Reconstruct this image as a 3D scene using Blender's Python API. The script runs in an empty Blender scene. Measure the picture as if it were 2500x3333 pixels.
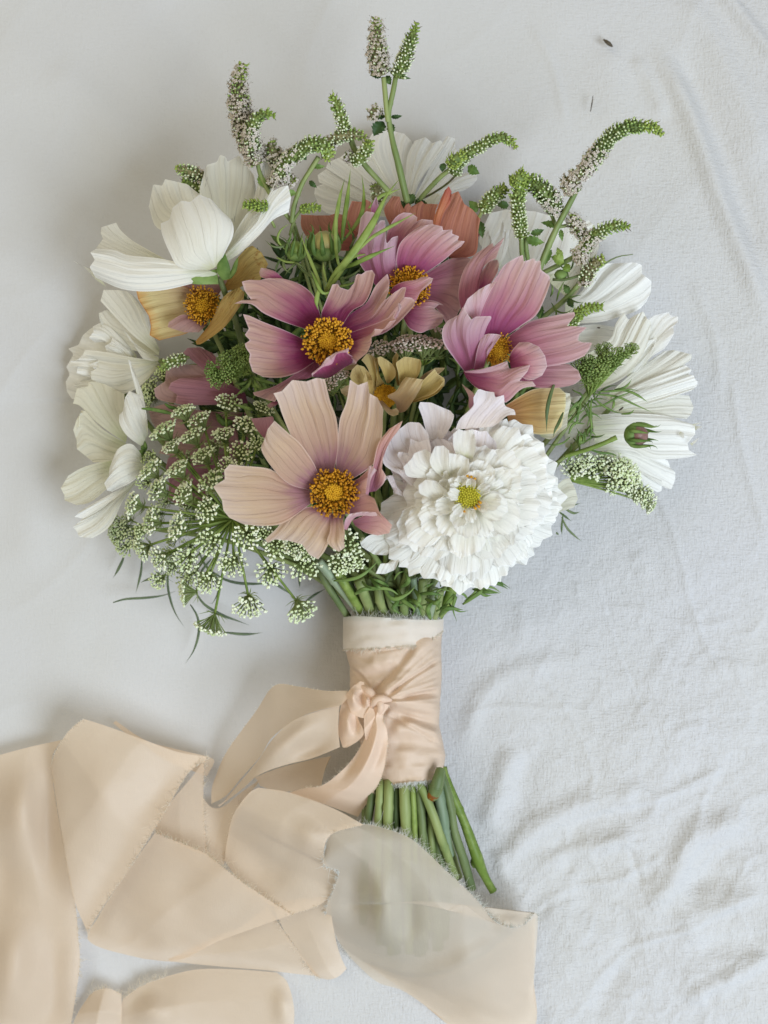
import bpy, math, random
import numpy as np
from mathutils import Vector, Matrix

random.seed(7)
rng = np.random.default_rng(7)
R = math.radians
scene = bpy.context.scene
C = scene.collection

# ---------------------------------------------------------------- camera
S = 0.000144                 # metres per unit; one unit is 1/2500 of the width of the bed in view
H = 4200.0                   # camera height above the sheet, in the same units
CX, CY = 1250.0, 1666.5
cam_data = bpy.data.cameras.new('camera')
cam_data.sensor_fit = 'HORIZONTAL'
cam_data.sensor_width = 36.0
cam_data.lens = 36.0 * H / 2500.0
cam_data.clip_start = 0.01
cam_data.clip_end = 20.0
cam = bpy.data.objects.new('camera', cam_data)
cam.location = (0, 0, H * S)
C.objects.link(cam)
scene.camera = cam
cam_data.dof.use_dof = True
cam_data.dof.focus_distance = (H - 440) * S
cam_data.dof.aperture_fstop = 13.0

# ---------------------------------------------------------------- world and window light
w = bpy.data.worlds.new('World')
scene.world = w
w.use_nodes = True
bg = w.node_tree.nodes['Background']
bg.inputs['Color'].default_value = (1.0, 0.965, 0.88, 1)
bg.inputs['Strength'].default_value = 0.27

def area(name, loc, target, size, power, col):
    ld = bpy.data.lights.new(name, 'AREA')
    ld.shape = 'RECTANGLE'
    ld.size, ld.size_y = size
    ld.energy = power
    ld.color = col
    o = bpy.data.objects.new(name, ld)
    o.location = loc
    d = Vector(target) - Vector(loc)
    o.rotation_euler = d.to_track_quat('-Z', 'Y').to_euler()
    C.objects.link(o)
    return o

area('window_light', (0.92, -0.66, 1.32), (0.0, -0.03, 0), (0.95, 0.95), 34.0, (0.76, 0.865, 1.0))
area('room_light', (-0.95, 0.55, 1.25), (-0.03, 0.0, 0), (1.5, 1.5), 10.5, (1.0, 0.90, 0.66))
scene.view_settings.view_transform = 'Standard'
scene.view_settings.look = 'None'
scene.view_settings.gamma = 1.0
scene.view_settings.exposure = 0.0
scene.cycles.use_denoising = True
scene.cycles.max_bounces = 8
scene.cycles.transparent_max_bounces = 24
scene.cycles.caustics_reflective = False
scene.cycles.caustics_refractive = False

# ---------------------------------------------------------------- helpers
def P(a):
    """points (x, y, z) over the bed -> metres"""
    a = np.asarray(a, float)
    f = (H - a[..., 2]) / H
    return np.stack([(a[..., 0] - CX) * f * S, -(a[..., 1] - CY) * f * S, a[..., 2] * S], -1)

CROP = {'A': (200, 450, .4822), 'B': (900, 350, .4822), 'C': (1400, 350, .5726), 'D': (650, 1150, .4822),
        'E': (1150, 1150, .7233), 'F': (150, 1200, .5726), 'G': (650, 0, .4822), 'H': (1400, 300, .5124),
        'I': (950, 1800, .4521), 'J': (0, 2150, .7836), 'K': (900, 2450, .6028), 'Q': (1400, 1700, .7383),
        '1': (760, 820, .38577), '2': (1100, 560, .31344), '3': (1400, 740, .33755), '4': (1080, 1120, .24111),
        '5': (1150, 1240, .45208), '6': (1840, 820, .37975), '7': (190, 900, .39801), '8': (980, 400, .38577),
        'X': (0, 0, 1.0)}

def pts(s, c='X'):
    x0, y0, k = CROP[c]
    return np.array([[x0 + k * float(a) for a in p.split(',')] * 1 if 0 else
                     [x0 + k * float(p.split(',')[0]), y0 + k * float(p.split(',')[1])] for p in s.split()])

def catmull(p, n):
    p = np.asarray(p, float)
    if len(p) == 2:
        t = np.linspace(0, 1, n)[:, None]
        return p[0] * (1 - t) + p[1] * t
    q = np.vstack([2 * p[0] - p[1], p, 2 * p[-1] - p[-2]])
    out = []
    for i in range(1, len(q) - 2):
        t = np.linspace(0, 1, 12, endpoint=False)[:, None]
        a, b, c, d = q[i - 1], q[i], q[i + 1], q[i + 2]
        out.append(.5 * (2 * b + (c - a) * t + (2 * a - 5 * b + 4 * c - d) * t ** 2 + (3 * b - a - 3 * c + d) * t ** 3))
    out.append(p[-1:])
    return resample(np.vstack(out), n)

def resample(p, n):
    p = np.asarray(p, float)
    d = np.r_[0, np.cumsum(np.linalg.norm(np.diff(p, axis=0), axis=1))]
    if d[-1] < 1e-6:
        return np.repeat(p[:1], n, 0)
    s = np.linspace(0, d[-1], n)
    return np.stack([np.interp(s, d, p[:, k]) for k in range(p.shape[1])], 1)

def coons(L, T, Rr, B=None, nu=18, nv=34, tsmooth=False):
    L, T, Rr = np.asarray(L), np.asarray(T), np.asarray(Rr)
    L = np.vstack([L, T[:1]])
    Rr = np.vstack([Rr, T[-1:]])
    l, r = catmull(L, nu), catmull(Rr, nu)
    t = catmull(T, nv) if tsmooth else resample(T, nv)
    b = resample(np.vstack([L[:1], Rr[:1]]), nv) if B is None else catmull(B, nv)
    u = np.linspace(0, 1, nu)[:, None, None]
    v = np.linspace(0, 1, nv)[None, :, None]
    return ((1 - v) * l[:, None] + v * r[:, None] + (1 - u) * b[None] + u * t[None]
            - ((1 - u) * (1 - v) * l[0] + (1 - u) * v * r[0] + u * (1 - v) * l[-1] + u * v * r[-1]))

def vnoise(x, y, seed=0):
    """smooth value noise for arrays"""
    g = np.random.default_rng(seed).random((64, 64))
    xi, yi = np.floor(x).astype(int), np.floor(y).astype(int)
    xf, yf = x - xi, y - yi
    xf, yf = xf * xf * (3 - 2 * xf), yf * yf * (3 - 2 * yf)
    G = lambda a, b: g[a % 64, b % 64]
    return ((G(xi, yi) * (1 - xf) + G(xi + 1, yi) * xf) * (1 - yf) + (G(xi, yi + 1) * (1 - xf) + G(xi + 1, yi + 1) * xf) * yf) * 2 - 1

def link(name, me, parent=None, mat=None, **props):
    o = bpy.data.objects.new(name, me)
    C.objects.link(o)
    if parent is not None:
        o.parent = parent
    if mat is not None and me is not None and len(me.materials) == 0:
        me.materials.append(mat)
    for k, v in props.items():
        o[k] = v
    return o

def thing(name, label, category, at=None, group=None):
    o = bpy.data.objects.new(name, None)
    o.empty_display_size = 0.01
    C.objects.link(o)
    o['label'] = label
    o['category'] = category
    if group:
        o['group'] = group
    return o

def mesh(name, V, F, uv=None, smooth=True):
    me = bpy.data.meshes.new(name)
    V = np.asarray(V, float)
    F = np.asarray(F)
    nf, k = F.shape
    me.vertices.add(len(V))
    me.vertices.foreach_set('co', V.ravel())
    me.loops.add(nf * k)
    me.polygons.add(nf)
    me.loops.foreach_set('vertex_index', F.ravel().astype(np.int32))
    me.polygons.foreach_set('loop_start', np.arange(0, nf * k, k, dtype=np.int32))
    me.polygons.foreach_set('loop_total', np.full(nf, k, dtype=np.int32))
    me.update(calc_edges=True)
    if smooth:
        me.polygons.foreach_set('use_smooth', np.ones(nf, bool))
    if uv is not None:
        lay = me.uv_layers.new(name='UVMap')
        lay.data.foreach_set('uv', np.asarray(uv)[F.ravel()].ravel())
    me.validate()
    return me

def gridfaces(nu, nv, wrap=False):
    i = np.arange(nu - 1)[:, None]
    m = nv if wrap else nv - 1
    j = np.arange(m)[None]
    j2 = (j + 1) % nv
    a = i * nv + j
    b = i * nv + j2
    return np.stack([a, b, b + nv, a + nv], -1).reshape(-1, 4)

def gridmesh(name, G3, px=True):
    nu, nv = G3.shape[:2]
    V = P(G3).reshape(-1, 3) if px else G3.reshape(-1, 3)
    u, v = np.meshgrid(np.linspace(0, 1, nu), np.linspace(0, 1, nv), indexing='ij')
    return mesh(name, V, gridfaces(nu, nv)[:, ::-1], np.stack([u, v], -1).reshape(-1, 2))

_pn = [0]
def petal(parent, mat, c, s, z=(400, 440), bow=0, cup=0, tilt=0, ribs=5, amp=3.0, ruf=5, name='petal', nu=20, nv=46, pw=1.0, **kw):
    """s = 'left edge / tip edge / right edge', each a list of points from the base outwards"""
    a = [pts(q, c) for q in s.split('/')]
    g = coons(a[0], a[1], a[2], a[3] if len(a) > 3 else None, nu, nv, kw.pop('tsmooth', False))
    u = np.linspace(0, 1, nu)[:, None]
    v = np.linspace(0, 1, nv)[None]
    _pn[0] += 1
    k = _pn[0]
    zz = z[0] + (z[1] - z[0]) * u ** pw + bow * 4 * u * (1 - u) + cup * (2 * v - 1) ** 2 * (.35 + .65 * u) + tilt * (v - .5) * (.3 + .7 * u)
    ph = (k * 1.7) % 6.28
    vw = v + .03 * vnoise(u * 2 + k, v * 3, k)
    zz = zz + amp * .95 * np.minimum(1, u * 2.2) * vnoise(vw * ribs * 1.9 + ph + 0 * u, u * .9 + k * 3, k)
    zz = zz + amp * .4 * vnoise(vw * ribs * 4.3 + ph * 2 + 0 * u, u * 1.3 + k, k + 1) * u
    zz = zz + ruf * u ** 3 * vnoise(v * 7 + 0 * u, u * 2 + k, k + 3) + ruf * .8 * vnoise(v * 2.5 + 0 * u, u * 2.5, k + 9)
    zz = zz + ruf * .45 * u ** 4 * vnoise(v * 21 + 0 * u, u * 2 + k, k + 5)
    G3 = np.concatenate([g, zz[..., None] + 0 * g[..., :1]], -1)
    me = gridmesh(name, G3)
    return link(name, me, parent, mat, **kw)

def frames(p):
    p = np.asarray(p, float)
    t = np.gradient(p, axis=0)
    t /= np.linalg.norm(t, axis=1, keepdims=True) + 1e-9
    up = np.array([0.03, 0.05, 1.0])
    a = np.cross(t, up)
    nn = np.linalg.norm(a, axis=1, keepdims=True)
    a = np.where(nn < 1e-3, np.array([1.0, 0, 0]), a / (nn + 1e-9))
    b = np.cross(a, t)
    return t, a, b

def tubegeo(p, r, sides=8, cap=True, flat=1.0):
    """p in bed units (x, y, z), r radius/radii; returns V, F(quads)"""
    p = np.asarray(p, float)
    n = len(p)
    r = np.broadcast_to(np.asarray(r, float), (n,)) if np.ndim(r) == 0 else np.interp(np.linspace(0, 1, n), np.linspace(0, 1, len(r)), r)
    t, a, b = frames(p)
    th = np.linspace(0, 2 * math.pi, sides, endpoint=False)
    V = p[:, None] + r[:, None, None] * (np.cos(th)[None, :, None] * a[:, None] + flat * np.sin(th)[None, :, None] * b[:, None])
    V = V.reshape(-1, 3)
    F = gridfaces(n, sides, True)
    if cap:
        V = np.vstack([V, p[:1], p[-1:]])
        i = np.arange(sides)
        j = (i + 1) % sides
        c0, c1 = n * sides, n * sides + 1
        F = np.vstack([F, np.stack([i, np.full(sides, c0), np.full(sides, c0), j], 1)[:, [0, 1, 1, 3]],
                       np.stack([(n - 1) * sides + j, np.full(sides, c1), np.full(sides, c1), (n - 1) * sides + i], 1)[:, [0, 1, 1, 3]]])
    return V, F

class Bag:
    def __init__(self):
        self.V, self.F, self.n, self.U = [], [], 0, []
    def add(self, V, F, uv=None):
        F = np.asarray(F)
        if F.shape[1] == 4:
            deg = (F[:, 1] == F[:, 2])
            tri = np.vstack([F[~deg][:, [0, 1, 2]], F[~deg][:, [0, 2, 3]], F[deg][:, [0, 1, 3]]])
            F = tri
        self.V.append(np.asarray(V, float)); self.F.append(F + self.n)
        self.n += len(V)
    def build(self, name, parent, mat, px=True, smooth=True, **props):
        V = np.vstack(self.V)
        me = mesh(name, P(V) if px else V, np.vstack(self.F), smooth=smooth)
        return link(name, me, parent, mat, **props)
    def data(self, name, mat, scale=None):
        V = np.vstack(self.V)
        me = mesh(name, V * (S if scale is None else scale), np.vstack(self.F))
        me.materials.append(mat)
        return me

def path3(s, c, zs, n=14):
    p = pts(s, c)
    p = np.column_stack([p, np.interp(np.linspace(0, 1, len(p)), np.linspace(0, 1, len(zs)), zs)])
    return catmull(p, n)

def tube(name, parent, mat, p, r, sides=9, **props):
    if name == 'stem' and np.max(r) > 6:      # stalks are ribbed, a little uneven and have nodes
        p = catmull(np.asarray(p, float), 44); p = p + .12 * np.max(r) * np.stack([vnoise(p[:, 1] / 70, p[:, 0] / 90, 8), 0 * p[:, 0], vnoise(p[:, 1] / 60, p[:, 0] / 80, 9)], 1)
        r = np.interp(np.linspace(0, 1, 44), np.linspace(0, 1, np.size(r)), np.atleast_1d(r)) * (1 + .07 * vnoise(p[:, 1] / 26, p[:, 0] / 30, 14))
        kn = int(rng.integers(6, 40)); r[kn] *= 1.16
        V, F = tubegeo(p, r, 14); c_ = np.repeat(p, 14, 0); n_ = 44 * 14; V[:n_] = c_ + (V[:n_] - c_) * np.tile(1 + .07 * np.cos(np.arange(14) * math.pi), 44)[:, None]
        b = Bag(); b.add(V, F); return b.build(name, parent, mat, **props)
    b = Bag(); b.add(*tubegeo(p, r, sides)); return b.build(name, parent, mat, **props)

def blade(name, parent, mat, p, wdt, fold=.35, **props):
    """thin tapering leaf along path p"""
    p = np.asarray(p, float); n = len(p)
    u = np.linspace(0, 1, n)
    r = wdt * np.clip(np.sin(np.pi * (u * .93 + .07)) ** .6, .02, 1) * np.where(u > .6, 1 - (u - .6) / .4 * .8, 1)
    b = Bag(); b.add(*tubegeo(p, r, 6, flat=fold)); return b.build(name, parent, mat, **props)

def addblade(b, p, wdt, fold=.35):
    p = np.asarray(p, float); n = len(p)
    u = np.linspace(0, 1, n)
    r = wdt * np.clip(np.sin(np.pi * (u * .93 + .07)) ** .6, .05, 1)
    b.add(*tubegeo(p, r, 4, cap=False, flat=fold))

def ico(sub=0):
    t = (1 + 5 ** .5) / 2
    V = np.array([(-1, t, 0), (1, t, 0), (-1, -t, 0), (1, -t, 0), (0, -1, t), (0, 1, t), (0, -1, -t), (0, 1, -t), (t, 0, -1), (t, 0, 1), (-t, 0, -1), (-t, 0, 1)], float)
    V /= np.linalg.norm(V[0])
    F = [(0, 11, 5), (0, 5, 1), (0, 1, 7), (0, 7, 10), (0, 10, 11), (1, 5, 9), (5, 11, 4), (11, 10, 2), (10, 7, 6), (7, 1, 8), (3, 9, 4), (3, 4, 2), (3, 2, 6), (3, 6, 8), (3, 8, 9), (4, 9, 5), (2, 4, 11), (6, 2, 10), (8, 6, 7), (9, 8, 1)]
    for _ in range(sub):
        V = list(map(tuple, V)); cache = {}
        def mid(a, b):
            k = (min(a, b), max(a, b))
            if k not in cache:
                m = np.array(V[a]) + np.array(V[b]); m /= np.linalg.norm(m); V.append(tuple(m)); cache[k] = len(V) - 1
            return cache[k]
        F2 = []
        for a, b, c in F:
            x, y, z = mid(a, b), mid(b, c), mid(c, a)
            F2 += [(a, x, z), (b, y, x), (c, z, y), (x, y, z)]
        F = F2; V = np.array(V)
    return np.array(V), np.array(F)
ICO0, ICO1, ICO2 = ico(0), ico(1), ico(2)

def basis(nrm):
    nrm = np.asarray(nrm, float); nrm = nrm / (np.linalg.norm(nrm) + 1e-9)
    a = np.cross(nrm, [0.1, 0.9, 0.35]); a /= np.linalg.norm(a) + 1e-9
    return np.stack([a, np.cross(nrm, a), nrm])

# ---------------------------------------------------------------- materials
def srgb(r, g, b):
    f = lambda c: ((c / 255 + .055) / 1.055) ** 2.4 if c > 10 else c / 3294
    return (f(r), f(g), f(b), 1)

def newmat(name):
    m = bpy.data.materials.new(name); m.use_nodes = True
    nt = m.node_tree; nt.nodes.clear()
    return m, nt, nt.nodes, nt.links

def N(ns, t, **kw):
    n = ns.new(t)
    for k, v in kw.items():
        if k.startswith('i_'):
            n.inputs[k[2:].replace('_', ' ')].default_value = v
        else:
            setattr(n, k, v)
    return n

def petal_mat(name, cols, rim=None, vein=.22, vcol=None, trans=.42, rough=.6, veins=7, stain=None, green=None):
    """cols: [(u, colour)...] along the petal from base to tip"""
    m, nt, ns, lk = newmat(name)
    uv = N(ns, 'ShaderNodeTexCoord')
    sep = N(ns, 'ShaderNodeSeparateXYZ'); lk.new(uv.outputs['UV'], sep.inputs[0])
    rnd = N(ns, 'ShaderNodeObjectInfo')
    # streaks that run along the petal
    mp = N(ns, 'ShaderNodeMapping'); mp.inputs['Scale'].default_value = (1.6, 26, 1)
    lk.new(uv.outputs['UV'], mp.inputs[0])
    n1 = N(ns, 'ShaderNodeTexNoise', noise_dimensions='4D'); n1.inputs['Scale'].default_value = 1.0; n1.inputs['Detail'].default_value = 4
    lk.new(mp.outputs[0], n1.inputs['Vector'])
    mw = N(ns, 'ShaderNodeMath', operation='MULTIPLY'); mw.inputs[1].default_value = 37.0
    lk.new(rnd.outputs['Random'], mw.inputs[0]); lk.new(mw.outputs[0], n1.inputs['W'])
    # colour ramp on u, nudged by broad noise
    n2 = N(ns, 'ShaderNodeTexNoise', noise_dimensions='4D'); n2.inputs['Scale'].default_value = 3.5; n2.inputs['Detail'].default_value = 3
    mp2 = N(ns, 'ShaderNodeMapping'); mp2.inputs['Scale'].default_value = (.8, 1.6, 1)
    lk.new(uv.outputs['UV'], mp2.inputs[0]); lk.new(mp2.outputs[0], n2.inputs['Vector']); lk.new(mw.outputs[0], n2.inputs['W'])
    a1 = N(ns, 'ShaderNodeMath', operation='MULTIPLY_ADD'); a1.inputs[1].default_value = .34; lk.new(n2.outputs['Fac'], a1.inputs[0])
    a0 = N(ns, 'ShaderNodeMath', operation='MULTIPLY_ADD'); a0.inputs[1].default_value = .26; a0.inputs[2].default_value = -.30
    lk.new(n1.outputs['Fac'], a0.inputs[0]); lk.new(a0.outputs[0], a1.inputs[2])
    a2 = N(ns, 'ShaderNodeMath', operation='ADD'); lk.new(sep.outputs['X'], a2.inputs[0]); lk.new(a1.outputs[0], a2.inputs[1])
    ramp = N(ns, 'ShaderNodeValToRGB'); cr = ramp.color_ramp
    while len(cr.elements) < len(cols): cr.elements.new(.5)
    for e, (u, c) in zip(cr.elements, cols): e.position = u; e.color = c
    lk.new(a2.outputs[0], ramp.inputs[0])
    # veins: thin dark lines along u
    wv = N(ns, 'ShaderNodeMath', operation='MULTIPLY'); wv.inputs[1].default_value = veins
    nv = N(ns, 'ShaderNodeMath', operation='MULTIPLY_ADD'); nv.inputs[1].default_value = .10; lk.new(n2.outputs['Fac'], nv.inputs[0]); lk.new(sep.outputs['Y'], nv.inputs[2])
    lk.new(nv.outputs[0], wv.inputs[0])
    pp = N(ns, 'ShaderNodeMath', operation='PINGPONG'); pp.inputs[1].default_value = .5; lk.new(wv.outputs[0], pp.inputs[0])
    mr = N(ns, 'ShaderNodeMapRange'); mr.inputs['From Min'].default_value = 0; mr.inputs['From Max'].default_value = .045
    mr.inputs['To Min'].default_value = 1; mr.inputs['To Max'].default_value = 0; lk.new(pp.outputs[0], mr.inputs['Value'])
    st = N(ns, 'ShaderNodeMapRange'); st.inputs['From Min'].default_value = .38; st.inputs['From Max'].default_value = .62
    lk.new(n1.outputs['Fac'], st.inputs['Value'])
    vm = N(ns, 'ShaderNodeMath', operation='MULTIPLY'); lk.new(mr.outputs[0], vm.inputs[0]); lk.new(n2.outputs['Fac'], vm.inputs[1])
    vs = N(ns, 'ShaderNodeMath', operation='MULTIPLY_ADD'); vs.inputs[1].default_value = .75; lk.new(st.outputs[0], vs.inputs[0]); lk.new(vm.outputs[0], vs.inputs[2])
    vf = N(ns, 'ShaderNodeMath', operation='MULTIPLY', use_clamp=True); vf.inputs[1].default_value = vein; lk.new(vs.outputs[0], vf.inputs[0])
    mx = N(ns, 'ShaderNodeMix', data_type='RGBA'); mx.blend_type = 'MIX' if vcol else 'MULTIPLY'
    mx.inputs['B'].default_value = vcol or (.35, .3, .3, 1)
    lk.new(vf.outputs[0], mx.inputs['Factor']); lk.new(ramp.outputs[0], mx.inputs['A'])
    col = mx.outputs['Result']
    if rim is not None:
        e1 = N(ns, 'ShaderNodeMath', operation='PINGPONG'); e1.inputs[1].default_value = .5; lk.new(sep.outputs['Y'], e1.inputs[0])
        e2 = N(ns, 'ShaderNodeMath', operation='SUBTRACT'); e2.inputs[0].default_value = 1; lk.new(sep.outputs['X'], e2.inputs[1])
        e3 = N(ns, 'ShaderNodeMath', operation='MINIMUM'); lk.new(e1.outputs[0], e3.inputs[0]); lk.new(e2.outputs[0], e3.inputs[1])
        e4 = N(ns, 'ShaderNodeMapRange', interpolation_type='SMOOTHSTEP'); e4.inputs['From Min'].default_value = .0; e4.inputs['From Max'].default_value = .035
        e4.inputs['To Min'].default_value = .6; e4.inputs['To Max'].default_value = 0; lk.new(e3.outputs[0], e4.inputs['Value'])
        m2 = N(ns, 'ShaderNodeMix', data_type='RGBA'); m2.inputs['B'].default_value = rim
        lk.new(e4.outputs[0], m2.inputs['Factor']); lk.new(col, m2.inputs['A']); col = m2.outputs['Result']
    if stain is not None:
        n3 = N(ns, 'ShaderNodeTexNoise', noise_dimensions='4D'); n3.inputs['Scale'].default_value = 5; n3.inputs['Detail'].default_value = 5; n3.inputs['Roughness'].default_value = .65
        lk.new(uv.outputs['UV'], n3.inputs['Vector']); lk.new(mw.outputs[0], n3.inputs['W'])
        s4 = N(ns, 'ShaderNodeMapRange'); s4.inputs['From Min'].default_value = stain[1]; s4.inputs['From Max'].default_value = stain[1] + .12
        lk.new(n3.outputs['Fac'], s4.inputs['Value'])
        m3 = N(ns, 'ShaderNodeMix', data_type='RGBA'); m3.inputs['B'].default_value = stain[0]
        lk.new(s4.outputs[0], m3.inputs['Factor']); lk.new(col, m3.inputs['A']); col = m3.outputs['Result']
    bump = N(ns, 'ShaderNodeBump'); bump.inputs['Strength'].default_value = .6; bump.inputs['Distance'].default_value = .0009
    hm = N(ns, 'ShaderNodeMath', operation='SUBTRACT'); lk.new(n1.outputs['Fac'], hm.inputs[0])
    h2 = N(ns, 'ShaderNodeMath', operation='MULTIPLY'); h2.inputs[1].default_value = .35; lk.new(mr.outputs[0], h2.inputs[0]); lk.new(h2.outputs[0], hm.inputs[1])
    lk.new(hm.outputs[0], bump.inputs['Height'])
    pb = N(ns, 'ShaderNodeBsdfPrincipled'); pb.inputs['Roughness'].default_value = rough; pb.inputs['Specular IOR Level'].default_value = .25
    pb.inputs['Sheen Weight'].default_value = .12
    lk.new(col, pb.inputs['Base Color']); lk.new(bump.outputs[0], pb.inputs['Normal'])
    tr = N(ns, 'ShaderNodeBsdfTranslucent'); lk.new(col, tr.inputs['Color']); lk.new(bump.outputs[0], tr.inputs['Normal'])
    mix = N(ns, 'ShaderNodeMixShader'); mix.inputs[0].default_value = trans
    lk.new(pb.outputs[0], mix.inputs[1]); lk.new(tr.outputs[0], mix.inputs[2])
    out = N(ns, 'ShaderNodeOutputMaterial'); lk.new(mix.outputs[0], out.inputs[0])
    return m

def plain_mat(name, c1, c2, scale=300, rough=.55, trans=0.0, bump=.3, spec=.3, stretch=(1, 1, 1), sss=0):
    m, nt, ns, lk = newmat(name)
    tc = N(ns, 'ShaderNodeTexCoord')
    mp = N(ns, 'ShaderNodeMapping'); mp.inputs['Scale'].default_value = stretch; lk.new(tc.outputs['Object'], mp.inputs[0])
    n1 = N(ns, 'ShaderNodeTexNoise'); n1.inputs['Scale'].default_value = scale; n1.inputs['Detail'].default_value = 4; lk.new(mp.outputs[0], n1.inputs['Vector'])
    st = N(ns, 'ShaderNodeMapRange'); st.inputs['From Min'].default_value = .35; st.inputs['From Max'].default_value = .65; lk.new(n1.outputs['Fac'], st.inputs['Value'])
    oi = N(ns, 'ShaderNodeObjectInfo'); rv = N(ns, 'ShaderNodeMath', operation='MULTIPLY_ADD'); rv.inputs[1].default_value = .9; rv.inputs[2].default_value = -.45; lk.new(oi.outputs['Random'], rv.inputs[0])
    av = N(ns, 'ShaderNodeMath', operation='ADD', use_clamp=True); lk.new(st.outputs[0], av.inputs[0]); lk.new(rv.outputs[0], av.inputs[1])
    mx = N(ns, 'ShaderNodeMix', data_type='RGBA'); mx.inputs['A'].default_value = c1; mx.inputs['B'].default_value = c2; lk.new(av.outputs[0], mx.inputs['Factor'])
    bp = N(ns, 'ShaderNodeBump'); bp.inputs['Strength'].default_value = bump; bp.inputs['Distance'].default_value = .0005; lk.new(n1.outputs['Fac'], bp.inputs['Height'])
    pb = N(ns, 'ShaderNodeBsdfPrincipled'); pb.inputs['Roughness'].default_value = rough; pb.inputs['Specular IOR Level'].default_value = spec
    lk.new(mx.outputs['Result'], pb.inputs['Base Color']); lk.new(bp.outputs[0], pb.inputs['Normal'])
    out = N(ns, 'ShaderNodeOutputMaterial')
    if trans:
        tr = N(ns, 'ShaderNodeBsdfTranslucent'); lk.new(mx.outputs['Result'], tr.inputs['Color'])
        ms = N(ns, 'ShaderNodeMixShader'); ms.inputs[0].default_value = trans
        lk.new(pb.outputs[0], ms.inputs[1]); lk.new(tr.outputs[0], ms.inputs[2]); lk.new(ms.outputs[0], out.inputs[0])
    else:
        lk.new(pb.outputs[0], out.inputs[0])
    return m

def silk_mat(name, c1, c2, clear=.15, rough=.42):
    m, nt, ns, lk = newmat(name)
    tc = N(ns, 'ShaderNodeTexCoord')
    n1 = N(ns, 'ShaderNodeTexNoise'); n1.inputs['Scale'].default_value = 7; n1.inputs['Detail'].default_value = 3; lk.new(tc.outputs['Object'], n1.inputs['Vector'])
    mx = N(ns, 'ShaderNodeMix', data_type='RGBA'); mx.inputs['A'].default_value = c1; mx.inputs['B'].default_value = c2; lk.new(n1.outputs['Fac'], mx.inputs['Factor'])
    wvs = []
    for sc_ in ((2600, 260, 1), (260, 2600, 1)):
        mp = N(ns, 'ShaderNodeMapping'); mp.inputs['Scale'].default_value = sc_; mp.inputs['Rotation'].default_value = (0, 0, .5); lk.new(tc.outputs['Object'], mp.inputs[0])
        nn = N(ns, 'ShaderNodeTexNoise'); nn.inputs['Scale'].default_value = 1.0; nn.inputs['Detail'].default_value = 2; lk.new(mp.outputs[0], nn.inputs['Vector']); wvs.append(nn)
    ad = N(ns, 'ShaderNodeMath', operation='ADD'); lk.new(wvs[0].outputs['Fac'], ad.inputs[0]); lk.new(wvs[1].outputs['Fac'], ad.inputs[1])
    bp = N(ns, 'ShaderNodeBump'); bp.inputs['Strength'].default_value = .3; bp.inputs['Distance'].default_value = .0004; lk.new(ad.outputs[0], bp.inputs['Height'])
    pb = N(ns, 'ShaderNodeBsdfPrincipled'); pb.inputs['Roughness'].default_value = rough; pb.inputs['Specular IOR Level'].default_value = .32
    pb.inputs['Sheen Weight'].default_value = .25; pb.inputs['Sheen Roughness'].default_value = .4
    lk.new(mx.outputs['Result'], pb.inputs['Base Color']); lk.new(bp.outputs[0], pb.inputs['Normal'])
    tr = N(ns, 'ShaderNodeBsdfTranslucent'); lk.new(mx.outputs['Result'], tr.inputs['Color'])
    ms = N(ns, 'ShaderNodeMixShader'); ms.inputs[0].default_value = .32; lk.new(pb.outputs[0], ms.inputs[1]); lk.new(tr.outputs[0], ms.inputs[2])
    tp = N(ns, 'ShaderNodeBsdfTransparent'); tp.inputs[0].default_value = (1, .97, .93, 1)
    m2 = N(ns, 'ShaderNodeMixShader'); m2.inputs[0].default_value = clear; lk.new(ms.outputs[0], m2.inputs[1]); lk.new(tp.outputs[0], m2.inputs[2])
    out = N(ns, 'ShaderNodeOutputMaterial'); lk.new(m2.outputs[0], out.inputs[0])
    return m

M = {}
M['white'] = petal_mat('white_petal', [(0, srgb(228, 230, 198)), (.25, srgb(248, 246, 234)), (1, srgb(252, 251, 245))], trans=.3, rim=srgb(254, 253, 248), vein=0.26, vcol=srgb(196, 196, 188), veins=6)
M['pure'] = petal_mat('bright_white_petal', [(0, srgb(236, 236, 196)), (.22, srgb(250, 248, 234)), (1, srgb(253, 251, 246))], rim=srgb(253, 253, 253), vein=.12, vcol=srgb(220, 220, 206), veins=5, trans=.45)
M['blush'] = petal_mat('blush_white_petal', [(0, srgb(238, 226, 216)), (.4, srgb(240, 229, 227)), (1, srgb(247, 241, 243))], rim=srgb(250, 246, 248), vein=.2, vcol=srgb(196, 176, 178), veins=6, trans=.3)
M['cream'] = petal_mat('cream_petal', [(0, srgb(214, 214, 178)), (.4, srgb(240, 237, 220)), (1, srgb(246, 244, 234))], rim=srgb(240, 238, 226), vein=.26, vcol=srgb(182, 178, 160), veins=6, trans=.35)
M['speck'] = petal_mat('speckled_cream_petal', [(0, srgb(220, 218, 190)), (1, srgb(228, 226, 214))], rim=srgb(238, 236, 226), vein=.28, vcol=srgb(150, 146, 134), veins=4, stain=(srgb(128, 126, 118), .63))
M['palegreen'] = petal_mat('pale_green_petal', [(0, srgb(205, 214, 170)), (.4, srgb(236, 234, 212)), (1, srgb(244, 240, 222))], rim=srgb(238, 236, 214), vein=.18, vcol=srgb(190, 190, 160), veins=6)
M['magenta'] = petal_mat('magenta_petal', [(0, srgb(120, 32, 78)), (.22, srgb(144, 52, 96)), (.44, srgb(180, 112, 126)), (.66, srgb(208, 164, 150)), (1, srgb(226, 192, 176))], rim=srgb(238, 208, 214), vein=0.42, vcol=srgb(140, 66, 104), veins=7)
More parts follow.
